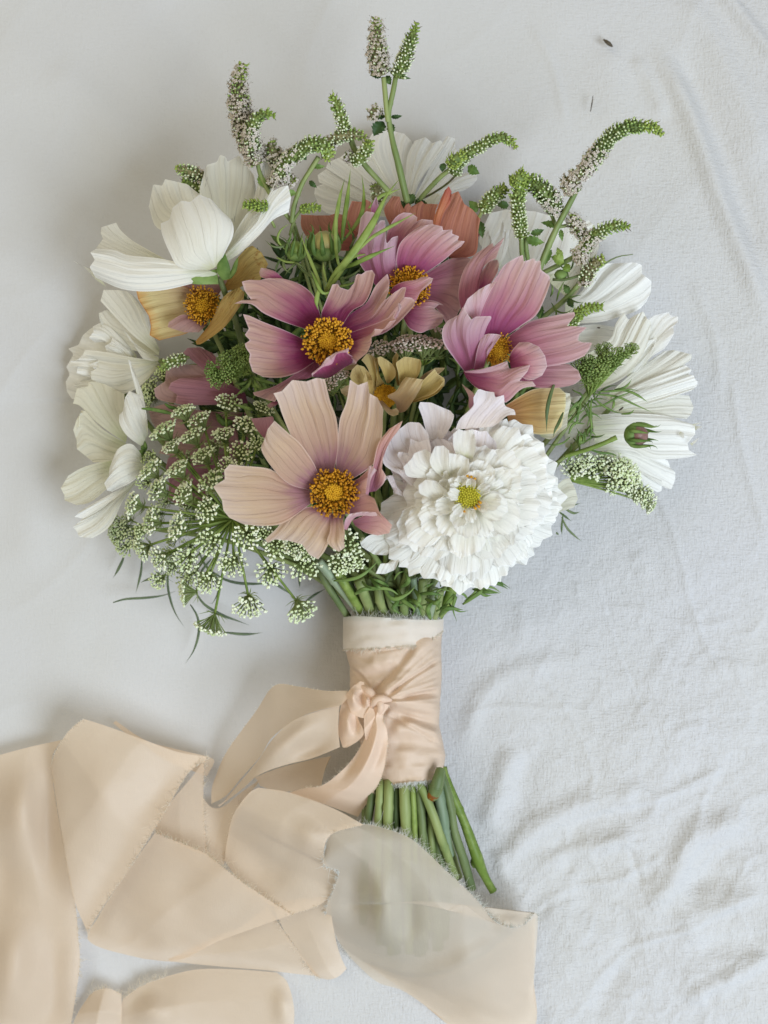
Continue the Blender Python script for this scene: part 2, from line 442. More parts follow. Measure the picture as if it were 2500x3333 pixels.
M['magdark'] = petal_mat('deep_magenta_petal', [(0, srgb(112, 28, 70)), (.5, srgb(148, 54, 94)), (1, srgb(190, 106, 146))], rim=srgb(240, 212, 222), vein=.4, vcol=srgb(110, 30, 76), veins=9)
M['lip'] = petal_mat('pale_pink_lip', [(0, srgb(214, 160, 176)), (1, srgb(240, 216, 216))], rim=srgb(244, 226, 226), vein=.15, vcol=srgb(190, 120, 150), veins=5)
M['pink'] = petal_mat('pink_petal', [(0, srgb(148, 58, 104)), (.25, srgb(176, 92, 130)), (.5, srgb(202, 138, 150)), (.78, srgb(220, 176, 172)), (1, srgb(234, 206, 200))], rim=srgb(242, 218, 222), vein=0.38, vcol=srgb(156, 70, 118), veins=7)
M['lilac'] = petal_mat('lilac_petal', [(0, srgb(156, 68, 106)), (.3, srgb(184, 114, 140)), (.65, srgb(206, 162, 176)), (1, srgb(228, 200, 204))], rim=srgb(244, 224, 226), vein=0.36, vcol=srgb(160, 84, 134), veins=7)
M['dustpink'] = petal_mat('dusty_pink_petal', [(0, srgb(160, 78, 110)), (.35, srgb(190, 122, 140)), (.7, srgb(214, 166, 168)), (1, srgb(222, 184, 180))], rim=srgb(236, 208, 208), vein=0.38, vcol=srgb(146, 80, 108), veins=7)
M['orange'] = petal_mat('coral_petal', [(0, srgb(172, 104, 90)), (.5, srgb(202, 138, 116)), (1, srgb(216, 154, 128))], rim=srgb(222, 140, 116), vein=0.42, vcol=srgb(150, 72, 72), veins=8)
M['orangehot'] = petal_mat('orange_streaked_petal', [(0, srgb(206, 122, 92)), (.5, srgb(224, 156, 112)), (1, srgb(208, 120, 104))], rim=srgb(206, 96, 88), vein=.4, vcol=srgb(170, 80, 70), veins=7)
M['peach'] = petal_mat('peach_petal', [(0, srgb(150, 104, 118)), (.16, srgb(180, 128, 136)), (.34, srgb(210, 172, 150)), (.7, srgb(228, 198, 168)), (1, srgb(238, 216, 200))], rim=srgb(242, 222, 208), vein=0.28, vcol=srgb(150, 104, 104), veins=5)
M['peachrose'] = petal_mat('rose_peach_petal', [(0, srgb(160, 96, 120)), (.35, srgb(194, 136, 146)), (.7, srgb(222, 174, 162)), (1, srgb(232, 190, 172))], rim=srgb(240, 214, 202), vein=0.28, vcol=srgb(156, 96, 112), veins=6)
M['butter'] = petal_mat('butter_yellow_petal', [(0, srgb(170, 140, 72)), (.4, srgb(204, 178, 106)), (1, srgb(222, 200, 138))], rim=srgb(230, 212, 160), vein=.22, vcol=srgb(160, 130, 84), veins=6)
M['buttermauve'] = petal_mat('mauve_butter_petal', [(0, srgb(176, 140, 110)), (.5, srgb(206, 176, 132)), (1, srgb(218, 196, 146))], rim=srgb(230, 214, 166), vein=.22, vcol=srgb(170, 130, 110), veins=5)
M['ochre'] = petal_mat('ochre_petal', [(0, srgb(182, 134, 116)), (.3, srgb(212, 186, 140)), (.8, srgb(222, 204, 146)), (1, srgb(218, 176, 106))], rim=srgb(186, 104, 44), vein=.3, vcol=srgb(160, 106, 66), veins=5, stain=(srgb(178, 96, 34), .66))
M['wilt'] = petal_mat('wilted_gold_petal', [(0, srgb(190, 146, 74)), (.5, srgb(206, 172, 100)), (1, srgb(222, 200, 128))], rim=srgb(206, 168, 84), vein=.4, vcol=srgb(146, 96, 44), veins=6, stain=(srgb(164, 104, 42), .56))
M['gold'] = petal_mat('gold_streaked_petal', [(0, srgb(196, 140, 96)), (.4, srgb(214, 172, 106)), (1, srgb(234, 222, 168))], rim=srgb(238, 230, 190), vein=.4, vcol=srgb(176, 120, 80), veins=7)
M['mauve'] = petal_mat('mauve_petal', [(0, srgb(138, 78, 98)), (.5, srgb(178, 122, 134)), (1, srgb(190, 140, 146))], rim=srgb(200, 156, 160), vein=.28, vcol=srgb(120, 70, 90), veins=6)
M['tanmauve'] = petal_mat('tan_mauve_petal', [(0, srgb(150, 100, 104)), (.6, srgb(186, 146, 140)), (1, srgb(194, 160, 150))], rim=srgb(204, 172, 162), vein=.26, vcol=srgb(130, 90, 98), veins=6)
M['stem'] = plain_mat('green_stem', srgb(112, 130, 74), srgb(144, 156, 98), 160, .5, stretch=(1, .12, 1))
M['stemdark'] = plain_mat('dark_green_stem', srgb(80, 98, 58), srgb(112, 126, 80), 160, .5, stretch=(1, .12, 1))
M['stemblue'] = plain_mat('grey_green_stem', srgb(112, 132, 104), srgb(146, 160, 130), 160, .5, stretch=(1, .12, 1))
M['leaf'] = plain_mat('dark_leaf', srgb(54, 80, 40), srgb(88, 114, 58), 250, .55, trans=.15)
M['fern'] = plain_mat('fern_leaf', srgb(92, 122, 58), srgb(130, 156, 84), 250, .55, trans=.2)
M['bright'] = plain_mat('bright_green_blade', srgb(116, 142, 60), srgb(154, 174, 92), 200, .45, trans=.25)
M['greybl'] = plain_mat('grey_green_thread', srgb(78, 92, 66), srgb(102, 116, 84), 200, .55)
M['calyx'] = plain_mat('mint_calyx', srgb(94, 112, 58), srgb(134, 150, 82), 500, .6)
M['calyxb'] = plain_mat('mint_tip', srgb(124, 146, 60), srgb(158, 176, 86), 500, .6)
M['calyxd'] = plain_mat('mint_calyx_brown', srgb(116, 108, 82), srgb(148, 144, 104), 500, .6)
M['bud'] = plain_mat('mint_bud', srgb(204, 214, 172), srgb(230, 234, 206), 500, .5)
M['budg'] = plain_mat('mint_green_bud', srgb(146, 176, 96), srgb(178, 200, 124), 500, .5)
M['corolla'] = plain_mat('mint_corolla', srgb(222, 212, 200), srgb(238, 230, 220), 500, .6, trans=.3)
M['sepal'] = plain_mat('mint_sepal', srgb(86, 62, 64), srgb(96, 104, 56), 400, .6)
M['floret'] = plain_mat('umbel_floret', srgb(190, 206, 148), srgb(222, 230, 186), 500, .6)
M['floretw'] = plain_mat('umbel_floret_white', srgb(212, 224, 180), srgb(240, 243, 218), 500, .6)
M['floretp'] = plain_mat('umbel_floret_pink', srgb(204, 184, 170), srgb(228, 216, 200), 500, .6)
M['floretg'] = plain_mat('umbel_floret_green', srgb(108, 132, 70), srgb(150, 170, 98), 500, .6)
M['anther'] = plain_mat('orange_anther', srgb(188, 128, 20), srgb(218, 164, 44), 500, .6)
M['antherd'] = plain_mat('brown_anther', srgb(86, 46, 18), srgb(130, 78, 20), 500, .6)
M['disc'] = plain_mat('yellow_disc', srgb(180, 128, 20), srgb(214, 166, 36), 700, .7)
M['discg'] = plain_mat('green_yellow_disc', srgb(168, 158, 30), srgb(198, 190, 60), 700, .7)
M['maroon'] = plain_mat('maroon_bud', srgb(128, 94, 86), srgb(164, 130, 116), 200, .45)
M['budcream'] = plain_mat('cream_bud', srgb(150, 146, 90), srgb(190, 176, 112), 120, .5)
M['silk'] = silk_mat('peach_silk', srgb(238, 221, 198), srgb(233, 208, 180), .25, .44)
M['silkpink'] = silk_mat('pink_peach_silk', srgb(246, 224, 202), srgb(240, 212, 186), .03, .44)
M['sheer'] = silk_mat('shaded_sheer_silk', srgb(230, 220, 204), srgb(224, 211, 193), .27, .48)  # the same ribbon silk, greyed so its colour carries the shade over the stems
M['silkpale'] = silk_mat('pale_silk', srgb(250, 246, 237), srgb(247, 240, 228), .22, .42)
M['thread'] = plain_mat('silk_thread', srgb(246, 236, 216), srgb(252, 246, 234), 300, .7, trans=.5)
M['threadg'] = plain_mat('grey_silk_thread', srgb(236, 236, 228), srgb(250, 250, 246), 300, .7, trans=.5)
M['specklint'] = plain_mat('dry_brown_speck', srgb(70, 62, 50), srgb(100, 90, 72), 300, .8)

# ================================================================ the sheet
def linen():
    m, nt, ns, lk = newmat('white_linen')
    tc = N(ns, 'ShaderNodeTexCoord')
    sep = N(ns, 'ShaderNodeSeparateXYZ'); lk.new(tc.outputs['Object'], sep.inputs[0])
    big = N(ns, 'ShaderNodeTexNoise'); big.inputs['Scale'].default_value = 9; big.inputs['Detail'].default_value = 3; lk.new(tc.outputs['Object'], big.inputs['Vector'])
    mx = N(ns, 'ShaderNodeMix', data_type='RGBA'); mx.inputs['A'].default_value = srgb(199, 197, 190); mx.inputs['B'].default_value = srgb(203, 203, 206)
    lk.new(big.outputs['Fac'], mx.inputs['Factor'])
    hs = []
    for sc_, rot in (((1250, 240, 1), .22), ((240, 1250, 1), .22)):
        mp = N(ns, 'ShaderNodeMapping'); mp.inputs['Scale'].default_value = sc_; mp.inputs['Rotation'].default_value = (0, 0, rot); lk.new(tc.outputs['Object'], mp.inputs[0])
        nn = N(ns, 'ShaderNodeTexNoise'); nn.inputs['Scale'].default_value = 1; nn.inputs['Detail'].default_value = 3; nn.inputs['Distortion'].default_value = .3
        lk.new(mp.outputs[0], nn.inputs['Vector']); hs.append(nn)
    nf = N(ns, 'ShaderNodeTexNoise'); nf.inputs['Scale'].default_value = 520; nf.inputs['Detail'].default_value = 4; nf.inputs['Roughness'].default_value = .6; lk.new(tc.outputs['Object'], nf.inputs['Vector'])
    a = N(ns, 'ShaderNodeMath', operation='ADD'); lk.new(hs[0].outputs['Fac'], a.inputs[0]); lk.new(hs[1].outputs['Fac'], a.inputs[1])
    b = N(ns, 'ShaderNodeMath', operation='ADD'); lk.new(a.outputs[0], b.inputs[0]); lk.new(nf.outputs['Fac'], b.inputs[1])
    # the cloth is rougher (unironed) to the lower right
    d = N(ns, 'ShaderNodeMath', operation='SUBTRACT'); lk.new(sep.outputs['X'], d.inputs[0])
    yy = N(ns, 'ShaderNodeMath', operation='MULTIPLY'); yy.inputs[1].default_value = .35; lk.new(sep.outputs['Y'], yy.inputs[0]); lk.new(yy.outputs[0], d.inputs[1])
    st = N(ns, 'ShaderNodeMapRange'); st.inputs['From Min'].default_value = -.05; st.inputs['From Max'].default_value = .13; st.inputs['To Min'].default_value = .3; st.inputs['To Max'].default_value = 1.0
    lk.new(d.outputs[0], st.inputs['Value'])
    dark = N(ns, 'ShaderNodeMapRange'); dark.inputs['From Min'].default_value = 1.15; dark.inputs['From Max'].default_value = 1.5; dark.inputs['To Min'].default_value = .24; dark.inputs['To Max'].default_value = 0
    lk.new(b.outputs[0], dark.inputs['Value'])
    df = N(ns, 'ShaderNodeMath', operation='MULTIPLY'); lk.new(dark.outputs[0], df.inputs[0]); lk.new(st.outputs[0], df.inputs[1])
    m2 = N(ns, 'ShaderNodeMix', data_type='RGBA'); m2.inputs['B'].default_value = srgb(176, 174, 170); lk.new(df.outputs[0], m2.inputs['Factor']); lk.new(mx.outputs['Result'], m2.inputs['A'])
    bp = N(ns, 'ShaderNodeBump'); bp.inputs['Distance'].default_value = .00045; lk.new(st.outputs[0], bp.inputs['Strength']); lk.new(b.outputs[0], bp.inputs['Height'])
    pb = N(ns, 'ShaderNodeBsdfPrincipled'); pb.inputs['Roughness'].default_value = .85; pb.inputs['Specular IOR Level'].default_value = .15; pb.inputs['Sheen Weight'].default_value = .15
    lk.new(m2.outputs['Result'], pb.inputs['Base Color']); lk.new(bp.outputs[0], pb.inputs['Normal'])
    out = N(ns, 'ShaderNodeOutputMaterial'); lk.new(pb.outputs[0], out.inputs[0])
    return m

def segdist(X, Y, p):
    """distance to a polyline and position along it 0..1"""
    best = np.full(X.shape, 1e9); tt = np.zeros(X.shape)
    n = len(p) - 1
    for i in range(n):
        a, b = p[i], p[i + 1]; ab = b - a; L2 = (ab ** 2).sum()
        t = np.clip(((X - a[0]) * ab[0] + (Y - a[1]) * ab[1]) / L2, 0, 1)
        d = np.hypot(X - a[0] - t * ab[0], Y - a[1] - t * ab[1])
        s = ((Y - a[1]) * ab[0] - (X - a[0]) * ab[1]) >= 0
        m = d < best
        best = np.where(m, np.where(s, d, -d) * 1.0, best) if False else np.where(m, d, best)
        tt = np.where(m, (i + t) / n, tt)
    return best, tt

def ridges(X, Y, rs, ek=5):
    Z = np.zeros(X.shape)
    for p, h, wd in rs:
        d, t = segdist(X, Y, catmull(p, 16))
        end = np.clip(np.minimum(t, 1 - t) * ek, 0, 1); end = end * end * (3 - 2 * end)
        Z += h * np.exp(-(d / wd) ** 2) * end
    return Z

nx, ny = 560, 700
xs = np.r_[np.linspace(-14000, -1000, 16), np.linspace(-900, 3400, nx), np.linspace(3500, 16000, 16)]; ys = np.r_[np.linspace(-14000, -1000, 16), np.linspace(-900, 4240, ny), np.linspace(4340, 17000, 16)]
Y_, X_ = np.meshgrid(ys, xs, indexing='ij')
q = lambda s: pts(s, 'Q')
RS = [(pts('1560,2050 1700,2130 1830,2290 1960,2540'), 2.5, 10), (pts('1500,2330 1640,2300 1800,2310 1900,2280'), 4, 12), (pts('1800,2700 1960,2640 2150,2600 2400,2480'), 6, 11), (pts('1700,3000 1850,2900 2010,2870 2200,2760'), 7, 12), (pts('1900,3250 2050,3100 2240,3030 2480,2900'), 7, 12), (pts('2100,1500 2200,1750 2280,2050 2420,2300'), 4, 12), (pts('2380,1200 2430,1500 2520,1800'), 5, 16), (pts('1900,2000 2060,1980 2250,2040 2450,2010'), 3.5, 12), (pts('1720,60 1800,200 1850,420'), 3, 16), (pts('2250,900 2330,1100 2350,1300'), 4, 18),
      (pts('2120,120 2229,318 2282,464 2348,650 2434,862 2520,1080'), 16, 34), (pts('2200,120 2300,330 2360,470 2420,640 2500,860'), -10, 40),
      (pts('2330,-60 2400,20 2460,100 2560,220'), 14, 26), (pts('2060,170 2120,260 2170,390'), 6, 24), (pts('1980,100 2010,330 2100,600'), 5, 60), (pts('2150,-40 2290,60 2420,330 2520,560'), 8, 40),
      (q('390,980 340,1080 290,1230 235,1380'), 17, 34), (q('470,1000 430,1150 380,1330'), -9, 36), (q('990,1170 800,1215 640,1260 500,1330 380,1440 330,1560'), 17, 34),
      (q('1010,1260 850,1300 700,1330 580,1400'), -10, 36), (q('1420,1270 1280,1340 1150,1400 1090,1540 1010,1660 930,1740'), 24, 42), (q('1490,1400 1330,1450 1230,1560 1100,1640'), -14, 46),
      (q('1520,1900 1380,1980 1240,2050 1120,2130'), 20, 28), (q('1520,1830 1350,1870 1200,1900 1100,1960'), -12, 40), (q('960,1390 820,1410 680,1440 540,1490 480,1560'), 13, 26),
      (q('760,575 600,600 450,630 330,680 230,760 180,900 150,1060'), 9, 34), (q('700,560 400,600 250,700'), -5, 40), (q('1500,1640 1350,1670 1180,1740 1060,1760'), 11, 26),
      (q('1400,1560 1260,1580 1120,1640'), -8, 30), (q('640,1560 700,1700 860,1800 900,2000'), -12, 44), (q('500,1700 650,1800 720,1850'), 13, 44), (q('730,2212 780,2100 860,1960'), -12, 36),
      (q('720,150 800,470 900,740 1000,950 1130,1210'), 1.6, 6), (q('735,150 815,470 915,740 1015,950 1145,1210'), -1.6, 7), (q('880,1180 760,1220 700,1230'), -6, 20), (q('300,1440 330,1560 420,1640'), 10, 24),
      (q('1200,700 1300,650 1450,640'), 5, 30), (q('1060,950 1150,900 1230,900'), 6, 14), (q('880,1440 940,1620'), -7, 12), (q('860,1405 960,1395'), -6, 8),
      (q('1090,1700 1180,1900 1160,2100'), 8, 40), (q('380,350 410,440 370,500'), 5, 22), (q('900,130 960,200 900,240'), 5, 26), (q('650,260 660,330'), 4, 16), (q('560,1400 640,1560'), -7, 30),
      (pts('-60,60 200,300 420,420 560,700'), 6, 90), (pts('-60,700 120,1000 240,1500'), 7, 110), (pts('500,-40 640,160 620,420'), -5, 90), (pts('150,200 300,330 420,560'), 4, 60),
      (pts('40,1300 100,1600 60,1900'), 9, 80), (pts('200,2050 500,2150 800,2160'), -5, 80)]
Z_ = (1.15 + .5 * (Y_ < 1300)) * ridges(X_, Y_, RS)
rough_zone = np.clip((X_ - 1300) / 700, 0, 1) * np.clip((Y_ - 1500) / 900, 0.12, 1)
Z_ += 10 * vnoise(X_ / 420, Y_ / 420, 1) + 4 * vnoise(X_ / 170, Y_ / 230, 2) * (.3 + rough_zone) + rough_zone * (3.6 * vnoise(X_ / 74 + Y_ / 150, Y_ / 60, 3) + 1.7 * vnoise(X_ / 34, Y_ / 40 + X_ / 90, 4) + 1.3 * vnoise(X_ / 15, Y_ / 18, 5))
crease = (1 - np.abs(vnoise(X_ / 130 + Y_ / 240, Y_ / 105 - X_ / 300, 31))) ** 8 * 5.5 + (1 - np.abs(vnoise(X_ / 60 - Y_ / 150, Y_ / 62 + X_ / 170, 32))) ** 5 * 3.2
Z_ += rough_zone * crease + .5 * (1 - np.abs(vnoise(X_ / 300 + Y_ / 500, Y_ / 420, 33))) ** 6 * 6
Z_ -= 16
yb = 2600
press = np.exp(-((X_ - 1290) / 230) ** 2) * np.clip((Y_ - 1900) / 300, 0, 1) * np.clip((3000 - Y_) / 300, 0, 1)
Z_ -= 22 * press
G = np.stack([(X_ - CX) * S, -(Y_ - CY) * S, Z_ * S], -1)
sheet = link('bed_sheet', gridmesh('bed_sheet', G[:, ::-1], px=False), None, linen(), kind='structure')

# two specks of lint on the sheet
def speck(name, label, cat, p, r, mat='specklint'):
    b = Bag(); b.add(*tubegeo(p, r, 8)); o = b.build(name, None, M[mat]); o['label'] = label; o['category'] = cat; return o
speck('dry_seed', 'tiny dark brown dry seed husk lying alone on the white sheet above the mint sprigs', 'seed', path3('1964,128 1980,140 1994,152', 'X', [8, 12, 8], 8), [2, 6.5, 7, 2])
speck('lint_thread', 'short faint grey lint thread on the sheet below the dark seed', 'lint', path3('1930,312 1928,330 1922,364', 'X', [5, 8, 5], 8), [1.2, 2.2, 1.2])

speck('dry_speck', 'short black fleck lying on the white petal below the lime mint spike at right', 'debris', path3('275,648 288,650 300,649', '6', [206, 207, 206], 6), [1.5, 2.6, 1.5])
speck('dry_speck', 'dark green fleck on the white petal just above the maroon bud', 'debris', path3('462,1358 480,1345 497,1330', '6', [232, 234, 232], 6), [2, 3.4, 2])
# ================================================================ flower parts
BACK = {'n': 0}
NECK = {}
def stem_path(x, y, z, k, n=26, early=None):
    """from a flower head through the binding to the cut end; k = slot 0..31"""
    t = (k * 0.618) % 1.0
    ring = k % 3
    ang = 2 * math.pi * t
    nx_ = 1282 + (56 + ring * 27) * math.cos(ang) * .98
    nz_ = 150 + (50 + ring * 32) * math.sin(ang) * .8
    bx = 1310 + (48 + ring * 25) * math.cos(ang)
    ex = 1340 + (80 + ring * 42) * math.cos(ang)
    ey = 3085 - max(0, ex - 1370) * 1.35 - 60 * ((k * .37) % 1) - max(0, 1250 - ex) * 2.2
    ez = 52 + 26 * math.sin(ang)
    mx_, my_ = x * .45 + nx_ * .55, y * .5 + 1990 * .5
    if early: mx_, my_ = early
    p = np.array([[x, y, z - 22], [x * .8 + mx_ * .2, y * .8 + my_ * .2, z * .82], [mx_, my_, z * .5 + nz_ * .45], [nx_, 1990, nz_], [(nx_ + bx) / 2, 2270, 140 + (nz_ - 150) * .7], [bx, 2530, nz_ * .9 + 5], [(bx + ex) / 2, (2530 + ey) / 2, nz_ * .55 + 30], [ex, ey, ez]])
    return catmull(p, n)

def add_stem(parent, x, y, z, k, r=11, mat='stem', early=None):
    return tube('stem', parent, M[mat], stem_path(x, y, z, k, early=early), [r * .7, r * .8, r, r * 1.1, r * 1.15], 9)

def disc(parent, c, xy, rx, ry, z, tilt=(0, 0), rot=0, inner=.45, kind='open', n=230, h=38, green=False):
    """flower centre: a dome of florets with anthers standing round it"""
    cx, cy = pts('%g,%g' % xy, c)[0]; k = CROP[c][2]; rx *= k; ry *= k
    nrm = np.array([tilt[0], tilt[1], 1.0]); nrm /= np.linalg.norm(nrm)
    B0 = basis(nrm)
    cr, sr = math.cos(R(rot)), math.sin(R(rot))
    def pos(a, b, hh):
        x, y = a * rx, b * ry
        return np.array([cx + cr * x - sr * y, cy + sr * x + cr * y, z]) + nrm * hh
    dome = Bag(); V, F = ICO2
    Vd = V.copy(); keep = Vd.copy()
    pp = np.array([pos(v[0] * .86, v[1] * .86, h * .75 * v[2] - 6) for v in keep]); dome.add(pp, F[:, ::-1])
    o = dome.build('disc', parent, M['discg' if green else 'disc'])
    by, bd, bn = Bag(), Bag(), Bag()
    GA = math.pi * (3 - 5 ** .5)
    VI, FI = ICO0
    for i in range(n):
        q_ = math.sqrt((i + .5) / n); a = i * GA
        px_, py_ = q_ * math.cos(a), q_ * math.sin(a)
        hh = h * .75 * math.sqrt(max(0, 1 - (q_ * .86) ** 2)) if q_ < 1 else 0
        base = pos(px_ * .9, py_ * .9, hh * .95)
        rs_ = rx * .058
        if q_ < inner or kind == 'closed':
            s_ = rs_ * rng.uniform(1.0, 1.3)
            bn.add(base + VI * s_ * [1, 1, 1.1], FI[:, ::-1])
        else:
            out = pos(px_ * 1.12, py_ * 1.12, hh + rx * rng.uniform(.16, .34)) + rng.normal(0, rx * .06, 3)
            tgt = bd if rng.random() < .4 else by
            mid = (base + out) / 2 + rng.normal(0, rx * .02, 3)
            tgt.add(*tubegeo([base, mid, out], [rs_ * .45, rs_ * .6, rs_ * .75], 5))
            by.add(out + VI * rs_ * rng.uniform(.55, 1.35) * [1, 1, .8], FI[:, ::-1])
            if rng.random() < .5:
                d_ = out + rng.normal(0, rs_ * 1.1, 3); by.add(d_ + VI * rs_ * .6, FI[:, ::-1])
    bn.build('disc_floret', o, M['discg' if green else 'disc'], kind='stuff')
    if by.V: by.build('anther', o, M['anther'], kind='stuff')
    if bd.V: bd.build('dark_anther', o, M['antherd'], kind='stuff')
    return o

def calyx(parent, x, y, z, r, dirn, mat='fern'):
    """green cup behind a flower seen from the side: dirn = direction of the stem"""
    d = np.array([dirn[0], dirn[1], 0.]); d /= np.linalg.norm(d)
    s_ = np.array([-d[1], d[0], 0])
    for j, a in enumerate((-1.1, -.55, 0, .55, 1.1)):
        e = s_ * math.sin(a) * r * 1.15 - d * math.cos(a) * r * .55
        p = catmull(np.array([[x, y, z], np.array([x, y, z + 14]) + e * .5 + d * 3, np.array([x, y, z + 8]) + e + [0, 0, 6]]), 8)
        blade('sepal', parent, M[mat], p, r * .2, .3)

# ================================================================ single flowers
# ---- rose and burgundy cosmos in the middle
f = thing('cosmos_flower', 'wide dusty pink cosmos with dark magenta heart and golden centre, mid bouquet', 'flower')
petal(f, M['magenta'], '1', '640,660 450,600 260,520 150,440/5,435 80,405 150,405 95,330 70,250 140,235 215,240 300,220 345,235/740,560 690,390 590,290 450,232', (525, 575), 10, 14, 20, 4, 3.5)
petal(f, M['pink'], '1', '345,240 240,215/217,175 232,133 280,138/418,222 350,165', (582, 566), 8, 0, 0, 3, 2)
petal(f, M['magenta'], '1', '600,740 430,660 250,590 140,540/80,525 110,600 130,650 95,700 140,745 95,775 105,810 140,860 130,920 145,960 160,1010 250,1055/680,930 560,1010 430,1055 340,1062', (530, 590), 16, -10, -16, 6, 4)
petal(f, M['dustpink'], '1', '660,905 500,1040 350,1130 230,1170/165,1185 175,1210 260,1240 330,1260 350,1265/770,940 650,1060 500,1090 400,1180', (500, 470), 0, 10, 10, 3, 3)
petal(f, M['dustpink'], '1', '350,1255 310,1275/283,1295 300,1320 330,1310/380,1265 365,1290', (462, 455), 3, 0, 0, 2, 2)
petal(f, M['magenta'], '1', '750,600 740,520 770,440 810,340/835,275 880,268 900,300 970,322 1020,260 1035,195 1050,185 1080,190 1120,160 1170,152 1195,190/920,620 1000,500 1100,440 1160,330', (520, 600), -6, 22, 10, 5, 4)
petal(f, M['magenta'], '1', '900,620 990,520 1120,430 1190,300/1250,230 1300,183 1318,250 1310,330 1280,405 1360,340 1430,295 1460,300 1440,380 1500,385 1532,410 1525,455/940,740 1100,720 1260,690 1400,590', (515, 585), 0, 8, 24, 5, 5)
petal(f, M['magenta'], '1', '930,700 1100,640 1230,590 1340,530/1395,430 1350,540 1375,575 1320,585 1265,655 1190,648 1195,690 1165,715 1165,770 1130,850 1050,915 1030,945/930,850 960,880 1000,900', (535, 620), 6, 4, -10, 4, 5)
petal(f, M['lip'], '1', '1330,600 1375,520/1392,430 1412,440 1418,470/1290,650 1380,560 1400,510', (606, 622), 0, 0, 0, 2, 2, nu=10, nv=8)
petal(f, M['magdark'], '1', '668,1052 662,1040/660,1028 740,970 785,905 860,860 900,850 975,812/1010,935 1012,890 962,850/668,1056 720,1060 800,1062 860,1030 920,985 1010,935', (520, 640), 22, 0, 10, 9, 3, nu=14, nv=44)
petal(f, M['lip'], '1', '664,1040 662,1034/660,1026 735,965 785,896 862,848 930,828 975,808/968,840 972,825/664,1044 750,975 832,944 868,868 905,852 968,850', (662, 664), 5, 0, 0, 4, 2, nu=8, nv=44)
petal(f, M['magenta'], '1', '700,880 720,960 790,1010/860,1030 900,1010 960,960 1035,945/920,840 1000,880 1040,920', (520, 500), 0, 0, 0, 4, 3)
disc(f, '1', (795, 745), 190, 182, 556, (-.05, .1), n=300)
add_stem(f, 1066, 1110, 540, 0)

# ---- upper pink cosmos
f = thing('cosmos_flower', 'pink cosmos with lilac upright petal and half hidden centre, behind the green blades', 'flower')
petal(f, M['dustpink'], '2', '880,1070 1000,1000 1150,905/1250,890 1330,885 1390,900 1450,960 1340,1100 1260,1300 1280,1400 1200,1560 1130,1590/860,1300 1000,1400 1080,1500', (440, 410), 0, -8, 0, 6, 5)
petal(f, M['pink'], '2', '560,900 500,700 540,560 610,460/680,420 760,425 825,470 815,515 870,488 985,500 990,550/800,900 900,700 980,620', (420, 470), 10, 8, 0, 5, 4)
petal(f, M['pink'], '2', '620,1060 605,900 640,750 740,640/860,560 980,540 1085,565 1090,605 1190,595 1185,640 1260,668 1240,710 1320,718 1280,770/880,1065 1000,990 1120,900 1210,820', (460, 520), 34, -12, -20, 5, 4)
petal(f, M['lilac'], '2', '350,430 345,370/375,290 400,252 415,300/440,440 425,380', (470, 500), 0, 0, 0, 2, 2, nu=8, nv=8)
petal(f, M['lilac'], '2', '400,1190 230,960 185,800 210,640/235,480 290,405 380,420 395,450 400,560 440,500 490,500 500,720 510,745 560,680 625,660 625,700/545,1180 600,1050 605,900 610,780', (440, 530), 22, -30, 0, 5, 6)
petal(f, M['pink'], '2', '720,1360 810,1330 950,1330 1040,1350/1100,1385 1050,1375 1000,1415 1060,1460 1100,1490 1085,1560 1010,1620/680,1520 740,1620 850,1670 940,1640', (470, 500), 24, -20, 0, 4, 4)
petal(f, M['pink'], '2', '540,1240 590,1180 680,1140 800,1120/870,1090 930,1085 990,1105 970,1150 900,1210/560,1300 700,1340 800,1350 845,1260', (505, 560), 20, -14, 0, 4, 3)
disc(f, '2', (735, 1185), 200, 200, 466, (.1, .1), n=240)
add_stem(f, 1330, 930, 450, 1)

# ---- right pink cosmos
f = thing('cosmos_flower', 'pink cosmos with cupped lilac petals curling over its yellow centre, right of the middle', 'flower')
petal(f, M['dustpink'], '3', '330,900 275,700 280,560 330,400/430,260 540,190 600,150 620,190 720,92 670,200 635,300/450,760 470,600 500,420 560,340', (450, 500), 10, -16, 20, 5, 5)
petal(f, M['pink'], '3', '460,640 475,500/500,415 580,320 650,310 665,350 655,430/500,660 600,520', (450, 480), 0, 0, 0, 3, 3)
petal(f, M['dustpink'], '3', '740,1060 880,960 980,900 1200,850/1390,815 1400,850 1320,950 1430,955 1515,965 1440,1030 1425,1090 1470,1110 1565,1110 1540,1170 1490,1240/760,1200 950,1350 1150,1340 1350,1300', (470, 500), 16, -8, 0, 6, 6)
petal(f, M['dustpink'], '3', '850,1350 1100,1310 1250,1310/1340,1320 1430,1380 1460,1460 1400,1510 1340,1530/850,1480 1000,1540 1150,1550 1250,1545', (455, 478), 12, -8, 0, 4, 4)
petal(f, M['pink'], '3', '480,1100 400,900 480,700 570,570/620,520 700,380 740,345 830,290 895,265 905,330 1005,295 1020,330 1065,315 1070,410 1155,470 1158,545/720,1060 880,950 1020,850 1100,700', (470, 550), 16, -6, -10, 8, 6)
petal(f, M['lip'], '3', '430,900 330,800/325,765 360,690 470,600 560,550 645,520/470,900 520,750 590,600', (520, 555), 10, 0, 0, 3, 3)
petal(f, M['pink'], '3', '760,1260 790,1190 830,1140/860,1110 950,1105 1050,1150 1110,1240 1130,1340 1080,1430 1000,1470/780,1360 860,1420 930,1470', (500, 560), 40, -20, 0, 4, 3)
disc(f, '3', (650, 1190), 118, 160, 486, (.15, .05), rot=14, n=170)
petal(f, M['lilac'], '3', '420,1380 450,1200 480,1100/500,1045 560,1025 640,1028 690,1040 630,1090 560,1160/520,1350 545,1250 548,1200', (500, 572), 20, -10, 0, 3, 3)
